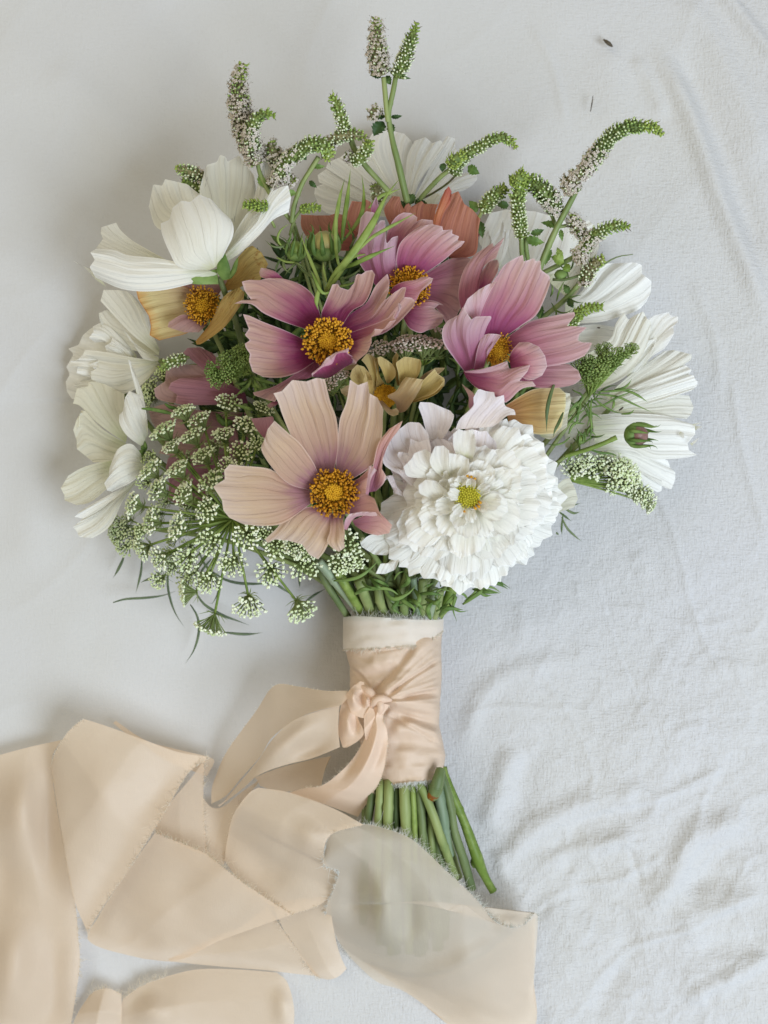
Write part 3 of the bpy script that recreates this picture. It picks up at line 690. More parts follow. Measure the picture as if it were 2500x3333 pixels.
petal(f, M['lilac'], '3', '330,1390 230,1260 130,1110 120,980/170,900 300,830 315,765 400,890 440,860 590,855 590,880 510,1000 500,1050/500,1340 500,1220', (470, 580), 36, -26, 0, 5, 4)
petal(f, M['lip'], '3', '330,1388 450,1372 600,1340/700,1305 745,1288 752,1330/340,1400 500,1405 700,1365', (566, 572), 0, 0, 0, 3, 2, nu=22, nv=8)
petal(f, M['pink'], '3', '320,1390 500,1378 650,1345/745,1300 765,1365 880,1340 970,1318 940,1390 860,1480 990,1485 1020,1530/345,1450 450,1550 620,1630 730,1690 880,1560', (480, 570), 40, -6, 20, 5, 4)
add_stem(f, 1590, 1170, 450, 2)

# ---- peach cosmos
f = thing('cosmos_flower', 'large peach cosmos with mauve heart and orange brown centre, left of the double white flower', 'flower')
petal(f, M['mauve'], 'D', '460,600 390,520/345,440 420,435 490,425/475,560 500,450', (590, 570), 3, 0, 0, 3, 2, nu=10, nv=12)
petal(f, M['peachrose'], 'D', '1130,940 1170,760 1205,610/1280,510 1370,455 1350,510 1290,560 1240,680 1230,780 1260,830/1190,930 1240,880', (590, 640), 14, 0, -16, 4, 5)
petal(f, M['peach'], 'D', '800,830 640,600 560,420 530,330/498,270 555,255 625,180 720,190 790,165 845,175/905,800 935,640 925,450 880,320', (595, 660), -10, 16, 0, 5, 3)
petal(f, M['peach'], 'D', '915,800 930,620 945,450 990,330/1015,178 1070,215 1135,190 1145,270 1200,300 1240,380/1000,870 1180,740 1230,560 1235,440', (592, 650), -12, 16, 0, 5, 3)
petal(f, M['peach'], 'D', '750,930 600,860 470,780 290,760/200,750 165,790 170,850 90,900 150,990 160,1060 200,1110 300,1155/780,990 640,1100 540,1155 420,1165', (600, 640), 18, -8, 0, 5, 4)
petal(f, M['peach'], 'D', '770,930 600,880 480,760 415,650/430,600 460,510 505,455/820,870 770,740 680,610 600,540', (600, 675), 24, -14, 10, 4, 3)
petal(f, M['peach'], 'D', '800,1030 680,1045 600,1080 520,1180/440,1255 460,1280 510,1255 600,1265 690,1290 740,1360 800,1390/900,1080 905,1180 880,1260 840,1340', (600, 610), 20, -10, 0, 5, 4)
petal(f, M['peachrose'], 'D', '1000,860 1060,850 1120,800/1155,760 1195,790 1140,850 1125,950 1180,980 1210,1060 1240,1130/950,1080 1040,1090 1180,1080', (600, 690), -16, 16, 0, 4, 6)
petal(f, M['peach'], 'D', '885,1090 880,1200 860,1270/900,1320 940,1340 980,1310 975,1270 955,1255/1000,1060 970,1120 978,1200', (606, 640), 12, -6, 0, 3, 3)
petal(f, M['peachrose'], 'D', '1030,1130 1130,1085 1205,1060/1240,1140 1300,1160 1280,1215 1200,1230/1050,1165 1120,1210', (640, 668), 14, -6, 0, 3, 3)
petal(f, M['lip'], 'D', '975,1185 980,1130/1010,1085 1100,1068 1190,1072 1200,1095/992,1195 1040,1115 1100,1095 1180,1100', (680, 694), 3, 0, 0, 3, 2, nu=8, nv=24)
petal(f, M['lip'], 'D', '1120,950 1128,880/1142,760 1158,758 1195,790/1140,955 1150,880 1165,830', (690, 700), 3, 0, 0, 3, 2, nu=16, nv=8)
disc(f, 'D', (905, 935), 148, 146, 606, (0, .08), n=300)
add_stem(f, 1086, 1610, 590, 3)

# ---- butter yellow double
f = thing('cosmos_flower', 'small butter yellow cosmos with many short folded petals, above the double white flower', 'flower')
for s_, z_, mt in (
    ('330,345 220,350/170,330 190,270 260,250 345,265/380,300', (440, 450), 'buttermauve'),
    ('330,560 200,560/112,600 130,660 215,730/330,740', (430, 440), 'buttermauve'),
    ('1180,470 1250,400/1400,320 1530,318 1510,350 1440,410/1240,500 1380,430', (420, 440), 'buttermauve'),
    ('880,560 860,430 820,260/820,190 870,105 905,150/920,560 890,400 880,280', (450, 490), 'butter'),
    ('600,600 600,440 600,320/540,150 600,190 640,170/720,540 650,430 630,300', (450, 500), 'butter'),
    ('570,600 520,420 470,300/400,215 470,130 540,150 580,230/625,560 600,400 595,320', (450, 510), 'butter'),
    ('740,530 680,360 630,260/620,180 660,165 740,210 820,270 862,350/770,530 850,450 862,400', (455, 520), 'butter'),
    ('915,580 900,400 868,270/890,230 980,170 1080,180 1195,210 1210,260/1110,480 1160,440 1200,340', (450, 515), 'butter'),
    ('600,640 450,600 300,540/245,440 270,350 340,280 430,300 520,400 548,480/620,620 580,560', (450, 520), 'butter'),
    ('560,720 480,640 430,500/455,400 490,485 562,490/565,700', (500, 535), 'butter'),
    ('1000,790 1150,580 1250,470/1390,335 1430,400 1520,460 1525,500 1480,600/1060,790 1200,760 1380,680', (450, 500), 'butter'),
    ('1080,780 1200,720 1380,650/1525,480 1520,560 1470,620/1100,790 1250,750 1400,680', (500, 505), 'lip')):
    if mt == 'lip': mt = 'butter'
    petal(f, M[mt], '4', s_, z_, 14, 18, 0, 2, 1.5, 3, nu=14, nv=22, pw=.8)
disc(f, '4', (725, 700), 185, 175, 452, (0, .1), n=200, kind='closed', h=24)
petal(f, M['buttermauve'], '4', '880,900 850,780 750,705 870,630 950,500/1000,445 1080,455 1150,465 1240,480 1200,600/890,930 1000,900 1100,760', (455, 530), 30, -10, 0, 3, 2)
petal(f, M['buttermauve'], '4', '620,760 680,850 760,940/830,975 900,950 905,900 870,865/680,760 740,820 800,880', (470, 520), 8, 10, 0, 2, 1.5)
add_stem(f, 1255, 1300, 440, 4)

# ---- faded yellow cosmos at left
f = thing('cosmos_flower', 'faded ochre cosmos with browned curling petals under the white cupped flower', 'flower')
petal(f, M['wilt'], 'A', '1040,1010 1150,900 1180,820/1250,740 1290,725 1350,770 1395,850 1340,960/1120,1030 1200,1010 1260,970', (345, 400), 10, 0, 0, 4, 6)
petal(f, M['tanmauve'], 'A', '850,1080 700,980/800,900 1000,900 1120,960/1060,1060', (350, 380), 0, 8, 0, 4, 4)
petal(f, M['ochre'], 'A', '920,1040 800,990 640,1000/505,1030 520,1090 590,1200 605,1270 595,1330 660,1365/960,1240 850,1315 760,1340', (360, 380), -6, 16, 0, 5, 4)
disc(f, 'A', (955, 1125), 112, 118, 372, (-.1, .05), n=220)
petal(f, M['tanmauve'], 'A', '900,1220 820,1190/725,1240 718,1275 830,1310 930,1310/990,1250', (370, 412), 16, 0, 0, 3, 3)
petal(f, M['wilt'], 'A', '990,1270 1040,1180 1080,1090/1120,1045 1200,1005 1235,1040 1230,1090/905,1370 925,1395 1010,1345 1110,1265 1195,1150', (420, 450), 34, -14, 0, 4, 7, 12)
add_stem(f, 660, 1010, 350, 5, early=(930, 1560))

# ---- white cosmos at top left, seen from the side
f = thing('cosmos_flower', 'white cosmos tipped on its side showing its green calyx, at the upper left', 'flower')
petal(f, M['cream'], 'A', '760,850 600,760 480,690 400,620/370,570 270,600 265,640 280,680 235,740/760,900 600,860 420,800', (400, 330), 0, 10, 0, 4, 5)
petal(f, M['cream'], 'A', '900,700 760,640 640,600/590,460 620,310 680,320 700,275 850,310 960,400/1000,520 980,450', (400, 340), 0, 12, 0, 4, 5)
petal(f, M['speck'], 'A', '1090,780 1030,600 940,400/935,330 980,180 1050,160 1070,110 1110,125 1120,160 1200,115 1300,250 1315,350/1140,780 1220,600 1300,450', (430, 370), 0, 8, 0, 3, 3)
petal(f, M['cream'], 'A', '1120,800 1240,620 1300,400/1350,240 1388,30 1398,60 1420,160/1150,800 1290,640 1400,430 1425,250', (450, 410), 0, 0, 0, 2, 3)
petal(f, M['cream'], 'A', '1110,790 1160,660 1250,510/1290,500 1350,515 1360,530/1150,790 1260,660', (460, 450), 0, 0, 0, 2, 3)
petal(f, M['cream'], 'A', '240,960 150,870/78,825 100,842 160,870/300,1000 230,900', (428, 424), 0, 0, 0, 2, 1, nu=10, nv=8)
petal(f, M['white'], 'A', '900,860 650,810 450,790 360,755/235,745 195,770 225,820 190,870 230,940/1060,915 900,975 650,1030 420,1020', (480, 470), 34, -30, -10, 6, 6, pw=1.2)
petal(f, M['white'], 'A', '1100,790 1200,680 1340,530 1390,400/1450,285 1425,360 1480,330 1530,318 1550,400 1535,500/1105,835 1200,780 1330,660 1430,550', (470, 500), 20, -8, 0, 3, 4)
petal(f, M['pure'], 'A', '1000,890 800,870 730,770 680,650/670,575 730,550 750,470 810,420 870,430 930,380 1010,410 1080,490/1060,860 1110,760 1160,650 1150,560', (490, 520), 52, -40, 0, 4, 3)
for s_, z_ in (('1060,985 900,985 850,960/818,942 850,912/1050,880 960,905 880,905', (470, 492)), ('1090,960 1050,900 1060,830/1100,762 1125,830/1135,940 1140,880', (480, 505)), ('1100,960 1140,900 1170,830/1195,800 1190,860/1150,945 1180,900', (474, 490))):
    petal(f, M['fern'], 'A', s_, z_, 8, -6, 0, 2, 1, 1, name='sepal', nu=10, nv=10)
add_stem(f, 715, 905, 480, 6, r=13, mat='stemdark', early=(900, 1400))

# ---- coral cosmos at the back
f = thing('cosmos_flower', 'coral orange cosmos with pointed upright petals, at the back below the mint stems', 'flower')
petal(f, M['orange'], '8', '400,1080 150,1060 10,900/0,775 130,780 240,780 300,760/500,900 400,800', (330, 310), 0, 5, 0, 6, 5)
petal(f, M['orange'], '2', '300,700 120,560 95,450/145,300 240,310 280,280 340,310 370,380/420,700 400,500', (350, 330), 0, 10, 0, 5, 5)
petal(f, M['orange'], '2', '640,600 690,370/735,320 760,360 870,300 900,330 960,330 1040,335/1000,620 1010,430', (350, 330), 0, 5, 0, 6, 5)
petal(f, M['orange'], '2', '560,600 480,400/535,290 570,250 640,255 660,340 700,410/680,600 700,450', (365, 350), 0, 8, 0, 4, 4)
petal(f, M['orange'], '2', '950,800 1000,620 1060,450 1130,330/1180,230 1250,197 1270,240 1310,330 1400,390 1480,490/1200,900 1330,890 1440,830 1460,600', (360, 380), 20, -20, 0, 6, 5)
petal(f, M['orangehot'], '2', '960,700 990,520 1010,440 1060,300/1110,190 1152,148 1180,200 1175,260/1050,600 1090,440 1160,330', (380, 400), 6, -6, 0, 3, 4)
petal(f, M['dustpink'], '2', '1440,560 1470,540/1495,580 1490,640 1440,700/1440,700', (330, 330), 0, 0, 0, 2, 1, nu=8, nv=8)
add_stem(f, 1370, 800, 350, 7)

# ---- mauve cosmos in shade at left
f = thing('cosmos_flower', 'shaded mauve cosmos behind the white umbel heads at the left', 'flower')
petal(f, M['tanmauve'], 'F', '1150,250 900,240 700,200/580,230 600,300 680,420 640,480/1150,500 900,520 750,500', (230, 225), 6, 10, 0, 5, 5)
petal(f, M['mauve'], 'F', '1100,450 900,450 720,480/680,560 700,650 690,740 760,780 870,790/1100,800 950,700', (215, 205), 6, 10, 0, 5, 5)
petal(f, M['tanmauve'], 'A', '1050,1780 800,1790 650,1760/625,1690 700,1640 705,1570 780,1525 960,1530/1180,1660 1060,1590', (260, 290), 10, -10, 0, 5, 4)
petal(f, M['mauve'], 'A', '1100,1660 960,1560 870,1490/820,1450 850,1415 930,1410 1020,1450/1160,1640 1080,1520', (285, 300), 12, -10, 0, 4, 4)
petal(f, M['mauve'], 'A', '1260,1790 1000,1800 830,1800/770,1790 780,1730 720,1690 740,1650 800,1620 900,1615/1240,1720 1100,1640 1000,1615', (290, 315), 20, -16, 0, 4, 4)
add_stem(f, 760, 1320, 240, 8, early=(960, 1650))

# ---- white cosmos lower left
f = thing('cosmos_flower', 'pale greenish white cosmos facing left at the left edge of the bouquet', 'flower')
petal(f, M['palegreen'], '7', '550,1360 430,1280 300,1180 180,1060/120,1040 150,920 240,900 250,860 310,860 430,890 540,960/560,1330 560,1200 540,1050', (210, 150), 0, 8, 0, 5, 5)
petal(f, M['palegreen'], '7', '560,1370 350,1240 200,1090/180,1220 120,1250 150,1340 150,1410 200,1450 290,1520/690,1520 560,1540 430,1520', (215, 160), 0, 6, 0, 5, 5)
petal(f, M['palegreen'], '7', '460,1500 300,1530 180,1570/80,1630 20,1730 50,1790 50,1830 150,1870/680,1600 450,1700 270,1840', (220, 170), 0, 8, 0, 4, 5)
petal(f, M['cream'], '7', '640,1660 500,1750 300,1850/240,1880 160,1930 150,1965 210,1970 120,2050 155,2090 170,2130 280,2140/640,1680 530,1830 450,2000 380,2080', (230, 190), 0, 10, 0, 5, 5)
petal(f, M['white'], '7', '620,1680 480,1750 350,1820/240,1880 130,1965 200,1978/600,1710 450,1825 330,1890', (250, 230), 6, 0, 0, 2, 2, nu=16, nv=10)
petal(f, M['white'], '7', '640,960 600,800/570,680 590,690 610,760/735,1290 710,1050 665,880', (262, 275), 0, 0, 0, 2, 2, nu=14, nv=12)
petal(f, M['white'], '7', '680,1390 560,1300 500,1200/500,1130 530,1100 545,990 580,935 640,960/735,1290 720,1120 670,980', (250, 270), 16, -14, 0, 4, 4)
petal(f, M['white'], '7', '700,1480 600,1370 500,1400 455,1470/420,1560 410,1640 375,1690 400,1750 440,1760/700,1590 600,1680 500,1730', (250, 268), 22, -16, 0, 4, 4)
calyx(f, 190 + 700 * .398, 900 + 1440 * .398, 235, 40, (1, .3))
add_stem(f, 480, 1470, 235, 9, early=(800, 1740))

# ---- white cosmos left, middle
f = thing('cosmos_flower', 'soft white cosmos with broad overlapping petals left of the faded ochre flower', 'flower')
petal(f, M['cream'], '7', '830,650 600,600 400,560/350,420 330,300 400,270 440,300/760,560 640,440 560,380', (150, 120), 0, 8, 0, 4, 4)
petal(f, M['cream'], '7', '820,640 600,470 400,260/345,200 370,110 480,110 560,120 640,180/830,600 750,420 720,300', (200, 220), 16, -8, 0, 4, 4)
petal(f, M['cream'], '7', '800,690 600,660 400,620/220,600 200,640 320,680 330,740 265,780 270,840 420,910/830,720 700,870 560,950', (190, 150), 10, -8, 0, 6, 5)
petal(f, M['cream'], '7', '820,660 700,600 560,480/480,330 520,420 590,500 640,600 690,670/820,690 760,690', (210, 215), 6, 0, 0, 3, 3)
add_stem(f, 520, 1170, 190, 10, early=(820, 1650))

# ---- large pale flower at the back, behind the mint
f = thing('cosmos_flower', 'translucent pale white cosmos spread like a fan behind the tallest mint stems', 'flower')
for s_, z_ in (('780,800 500,770 250,770/160,720 110,600 120,540 200,510/800,740 600,680 400,600', (150, 60)),
               ('1000,690 1150,560 1290,450/1380,420 1480,420 1485,480 1440,530 1380,570/1050,720 1200,620', (150, 60)),
               ('800,740 500,660 280,560/150,500 140,440 210,390 300,440/820,720 600,600 400,500', (155, 70)),
               ('930,680 1050,450 1150,250/1230,110 1300,130 1300,200 1350,330/1000,680 1200,520 1300,430', (150, 60)),
               ('820,720 500,560 300,440/210,380 230,330 330,290 400,330/840,690 650,530 500,380', (160, 80)),
               ('860,700 650,400 560,200/600,90 740,60 870,90 930,150 950,200/900,690 900,400 920,280', (160, 70)),
               ('840,700 600,520 400,340/330,290 380,250 470,200 580,180/860,690 720,450 620,250', (165, 90)),
               ('880,700 880,500 900,280/960,150 1050,120 1110,170 1180,145 1205,190 1180,240/930,700 1000,500 1120,330', (165, 100))):
    petal(f, M['white'], '8', s_, z_, 10, 8, 0, 6, 6, 5)
petal(f, M['palegreen'], '8', '960,720 1060,640/1120,590 1170,600 1180,650/1050,740 1130,700', (170, 150), 0, 0, 0, 2, 2, nu=10, nv=10)
add_stem(f, 1320, 670, 150, 11)

# ---- white petals upper right, behind the right mint
f = thing('cosmos_flower', 'pale white cosmos with pointed petals behind the curved mint spikes at the upper right', 'flower')
petal(f, M['white'], 'C', '420,950 300,800 280,740/340,600 430,580 600,590 760,640 860,760/640,960 820,900', (130, 90), 0, 8, 0, 7, 6)
petal(f, M['cream'], 'C', '640,960 760,860 800,700/900,640 960,700 960,800/800,1100 900,960', (120, 80), 0, 8, 0, 5, 5)
petal(f, M['white'], 'C', '330,900 350,760 390,700/412,625 432,720 450,690/400,900 440,800', (180, 220), 0, 0, 0, 3, 3)
petal(f, M['cream'], 'C', '280,900 300,770/330,700 350,760/400,900 380,800', (170, 200), 0, 0, 0, 2, 2, nu=12, nv=10)
petal(f, M['white'], '6', '0,440 150,330 250,150/330,100 480,95 600,90 655,110 660,190 740,250 735,340 700,420/0,620 300,600 450,560 620,500', (150, 190), 20, -10, 0, 6, 9)
petal(f, M['white'], '6', '0,640 100,640 250,620/420,640 420,800 300,900/0,900 150,900', (130, 120), 0, 0, 0, 5, 5)
add_stem(f, 1830, 1050, 140, 12, early=(1560, 1560))

f = thing('cosmos_flower', 'bright white cosmos with pleated upper petals at the right, between two larger white flowers', 'flower')
petal(f, M['pure'], '6', '560,900 640,740 705,590/760,545 890,515 900,545 970,555 965,600 925,640 935,700 880,790 850,830/680,980 740,900 800,860', (170, 200), 10, -6, 0, 4, 7)
petal(f, M['cream'], '6', '150,900 380,750 430,620/500,515 540,580 600,540 670,510 700,570 735,600 730,720/250,1190 500,1080 650,900', (190, 220), 10, -8, 0, 6, 7)
petal(f, M['white'], '6', '500,960 620,840/700,760 790,740 760,800 770,820/540,1100 680,960', (180, 200), 0, 0, 0, 3, 3)
add_stem(f, 1920, 1270, 170, 13, early=(1600, 1650))

f = thing('cosmos_flower', 'big white cosmos with pleated fan of petals at the right edge of the bouquet', 'flower')
petal(f, M['white'], '6', '0,1250 200,1230 400,1240/480,1300 480,1500 420,1650/0,1680 200,1700 350,1700', (110, 120), 0, 5, 0, 6, 5)
petal(f, M['white'], '6', '380,1690 600,1690 750,1740/880,1790 900,1850 945,1890 940,1960 910,2035 850,2020 830,1960 825,2050 790,2060/330,1720 500,1850 650,1980', (150, 110), 10, 0, 0, 4, 8)
petal(f, M['cream'], '6', '350,1240 550,1060 700,950/850,850 930,840 1010,860 1085,880 1080,920 1030,960/400,1290 600,1190 850,1090', (190, 150), 16, 0, 0, 4, 6)
petal(f, M['cream'], '6', '430,1300 700,1290 900,1230/1060,1230 1100,1330 1080,1390 1040,1430/430,1380 700,1400 900,1420', (170, 130), 12, 0, 0, 4, 5)
petal(f, M['white'], '6', '400,1250 650,1120 850,1040/1030,970 1085,1010 1060,1050 1105,1060 1110,1090 1135,1110 1130,1150 1080,1190/420,1360 700,1310 900,1250', (195, 175), 20, -6, 0, 5, 10)
petal(f, M['white'], '6', '230,1400 450,1385 700,1390 860,1405/1000,1450 1110,1480 1115,1560 1050,1640 1060,1700 1130,1740 1060,1760/260,1700 550,1700 720,1775 900,1775', (180, 170), 22, -10, 0, 5, 8)
for s_ in ('1090,1480 1110,1470/1165,1460 1170,1463/1110,1490 1130,1480', '1110,1490 1120,1490/1175,1495 1178,1500/1115,1530 1140,1515', '1070,1640 1090,1630/1145,1592 1146,1598/1085,1660 1110,1640', '980,1545 975,1570/1010,1600 1020,1595/990,1540 1015,1555'):
    petal(f, M['pure'], '6', s_, (185, 200), 3, 0, 0, 1, 1, 1, name='petal_tooth', nu=8, nv=6)
add_stem(f, 1985, 1330, 160, 14, early=(1620, 1700))

# ---- yellow petals right, behind the double
f = thing('cosmos_flower', 'yellow cosmos streaked with ochre behind the top right of the double white flower', 'flower')
petal(f, M['palegreen'], '5', '1300,300 1400,150/1500,80 1560,90 1568,150 1545,250 1540,330 1480,380/1350,400 1420,420', (400, 420), 6, 0, 0, 4, 4)
petal(f, M['gold'], '5', '1090,180 1250,80 1340,52/1480,45 1530,90 1530,180 1500,330 1450,380/1120,300 1300,380', (430, 450), 16, -8, 0, 7, 5)
petal(f, M['peachrose'], '5', '860,260 830,180 830,110/780,20 860,80/900,160 890,120', (430, 440), 0, 0, 0, 2, 2, nu=10, nv=8)
petal(f, M['palegreen'], '5', '1380,860 1500,720/1560,700 1600,780 1617,850 1590,910 1530,930 1490,940/1400,940 1450,960', (330, 330), 6, 0, 0, 4, 4)
add_stem(f, 1660, 1400, 400, 15)

# ---- the double white flower
f = thing('double_cosmos_flower', 'large fully double bright white cosmos with green yellow centre, front right of the bouquet', 'flower')
c5 = CROP['5']; k5 = c5[2]
ocx, ocy = c5[0] + 830 * k5, c5[1] + 840 * k5
tabA = [0, 20, 45, 60, 75, 90, 105, 120, 140, 155, 170, 180, 200, 212, 225, 240, 258, 270, 280, 292, 300, 315, 330, 345, 360]
tabR = [715, 700, 650, 660, 680, 715, 690, 670, 760, 770, 650, 560, 600, 590, 600, 600, 520, 500, 600, 640, 690, 745, 760, 720, 715]
def rad(a): return np.interp(np.degrees(a) % 360, tabA, tabR) * k5
def dome(x, y):
    a = math.atan2(y, x); q_ = math.hypot(x, y) / max(rad(a), 1)
    return 500 + 150 * (1 - min(1, q_) ** 2.2)
layers = [(1.0, 15, .36, 330), (.94, 15, .30, 310), (.83, 14, .28, 300), (.70, 13, .24, 280), (.57, 12, .16, 250), (.45, 10, .12, 215), (.34, 9, .08, 160), (.26, 7, .07, 120)]
rg = np.random.default_rng(21)
for li, (fr, cnt, inner, wd) in enumerate(layers):
    for j in range(cnt):
        a = 2 * math.pi * (j + .5 * (li % 2) + rg.uniform(-.25, .25)) / cnt
        if fr <= .36 and .15 < (a % 6.283) < 1.9 and rg.random() < .5: continue
        ro = rad(a) * fr * (rg.uniform(.95, 1.02) if li == 0 else rg.uniform(.9, 1.08))
        ri = ro * .28
        wv = wd * k5 * rg.uniform(.8, 1.2) * (.62 + .38 * min(1, ro / 300))
        da = wv / max(ro, 60) * .62
        tw = rg.uniform(-.08, .08)
        nT = rg.integers(3, 5)
        tip = []
        for t_ in np.linspace(-1, 1, 2 * nT + 1):
            i_ = int(round((t_ + 1) / 2 * 2 * nT))
            rr = ro * (1 - .13 * abs(t_) ** 1.8) * (1.0 if i_ % 2 else (.94 if li < 2 else .955)) * rg.uniform(.985, 1.015)
            aa = a + da * t_ + tw
            tip.append((ocx + rr * math.cos(aa), ocy + rr * math.sin(aa)))
        def edge(sg):
            out = []
            for q_, ww in ((.0, .35), (.35, .85), (.7, 1.12)):
                rr = ri + (ro - ri) * q_
                aa = a + sg * da * ww * (ro / max(rr, ro * .45)) * (.55 if q_ == 0 else 1) * .8 + tw * q_
                out.append((ocx + rr * math.cos(aa), ocy + rr * math.sin(aa)))
            return out
        s_ = '/'.join(' '.join('%.1f,%.1f' % p for p in seg) for seg in (edge(-1), tip, edge(1)))
        zb = dome(ri * math.cos(a), ri * math.sin(a)) - 44 + li * 7
        lift = rg.uniform(-2, 26) + li * 9
        zt = dome(ro * math.cos(a) * .98, ro * math.sin(a) * .98) + lift - 16
        mt = 'blush' if (1.1 * math.pi < a < 1.62 * math.pi and fr > .75) else ('white' if fr > .9 else 'pure')
        petal(f, M[mt], 'X', s_, (zb, zt), rg.uniform(-12, 12), rg.uniform(-10, 14), rg.uniform(-14, 14), 3, 2.4, 9, nu=16, nv=36)
for s_, z_, mt in (('560,420 530,380 500,270/470,190 480,152 560,155 640,190 700,215 725,245/640,420 700,330 722,270', (560, 600), 'blush'),
                   ('735,350 770,270 860,190/865,120 900,55 960,75 1015,80 1020,120 1085,100 1090,180 1165,210 1168,245/1000,330 1060,290 1110,250', (570, 590), 'blush'),
                   ('420,720 240,620 210,560/205,520 240,440 300,370 400,295 480,300 540,380/560,560 560,470 545,420', (560, 590), 'blush'),
                   ('380,640 320,540/330,510 400,520 410,415 470,440 540,420/540,600 560,500', (590, 612), 'blush'),
                   ('420,760 300,640/285,625 350,640 390,620/460,700', (585, 600), 'blush'),
                   ('370,800 280,760 230,680/195,745 260,690 270,750 300,810/380,840', (560, 570), 'blush'),
                   ('560,700 400,690 370,640/360,620 420,560 440,520 520,490 560,520/620,660 590,590', (620, 664), 'pure'),
                   ('640,690 580,640 550,580/565,520 590,470 650,465 690,500/700,690 690,600', (640, 684), 'pure'),
                   ('690,690 685,600/690,520 760,530 830,560 838,610/800,700 830,660', (636, 676), 'pure'),
                   ('740,540 720,460/720,380 760,345 800,360 865,345 885,440/860,560 880,500', (630, 672), 'pure'),
                   ('560,880 540,840 480,810/470,750 520,710 600,720 640,760/640,900 700,830', (640, 668), 'pure'),
                   ('620,930 580,880/640,840 680,795 700,860 785,880/700,960 740,910', (648, 670), 'pure'),
                   ('720,790 690,740/680,710 720,690 750,700 850,690 850,740/740,790 800,750', (655, 680), 'pure'),
                   ('880,700 860,650/900,640 990,670 960,720 950,760/900,760', (655, 672), 'pure'),
                   ('960,800 1000,740/1060,700 1085,740 1040,820/960,850 1010,840', (640, 655), 'pure'),
                   ('800,880 830,930/870,955 885,915/820,880 850,920', (660, 668), 'pure'),
                   ('170,1385 200,1310/160,1388 230,1390 300,1360/330,1230 330,1290', (500, 500), 'white'),
                   ('240,1100 120,1110/50,1165 60,1195 150,1250 240,1255/330,1200 280,1220', (500, 490), 'white')):
    petal(f, M[mt], '5', s_, z_, 12, 16, 0, 4, 4, 6, nu=14, nv=24)
disc(f, '5', (812, 815), 118, 118, 662, (.05, .1), n=120, kind='closed', h=34, green=True)
b = Bag()
for i in (0, 1, 2, 9, 10, 11, 14):
    a = -1.5 + 3.4 * i / 15; r0 = rg.uniform(92, 104) * k5
    x, y = c5[0] + 812 * k5 + r0 * math.cos(a), c5[1] + 815 * k5 + r0 * math.sin(a)
    b.add(*tubegeo([[x, y, 655], [x + 8 * math.cos(a), y + 8 * math.sin(a), 678], [x + 13 * math.cos(a), y + 13 * math.sin(a), 690]], [3, 4, 5], 6))
b.build('anther', f, M['anther'], kind='stuff')
add_stem(f, 1530, 1660, 500, 16)

# ---- blurred double white at far left
f = thing('double_cosmos_flower', 'ruffled cream white bloom at the far left, lying lowest against the sheet', 'flower')
for s_, z_ in (('620,900 420,960 260,1010/110,1000 70,940 60,860 95,800 65,740 100,680 125,630 78,590 165,560 200,480 260,430 330,390 370,350/640,640 520,500 430,400', (110, 60)),
               ('600,940 470,980 350,990/230,1010 150,970 160,920 120,890 200,840/620,840 450,830 350,820', (120, 90)),
               ('640,880 480,860 330,830/230,820 150,790 160,730 90,740 100,690 160,680 200,640 240,600/640,700 480,650 340,610', (130, 110)),
               ('640,860 520,860 430,850/330,850 270,800 300,760 250,720 330,690 400,670/640,740 540,700 470,680', (140, 140)),
               ('640,700 480,620 390,540/300,540 250,500 290,450 280,410 340,380 400,420/640,640 540,520 460,440', (135, 120)),
               ('640,760 540,680 470,640/400,620 380,570 430,540 440,500 500,520/640,660 580,600', (145, 150))):
    petal(f, M['white'], '7', s_, z_, 10, -6, 0, 6, 6, 12)
add_stem(f, 330, 1200, 90, 17, early=(760, 1700))

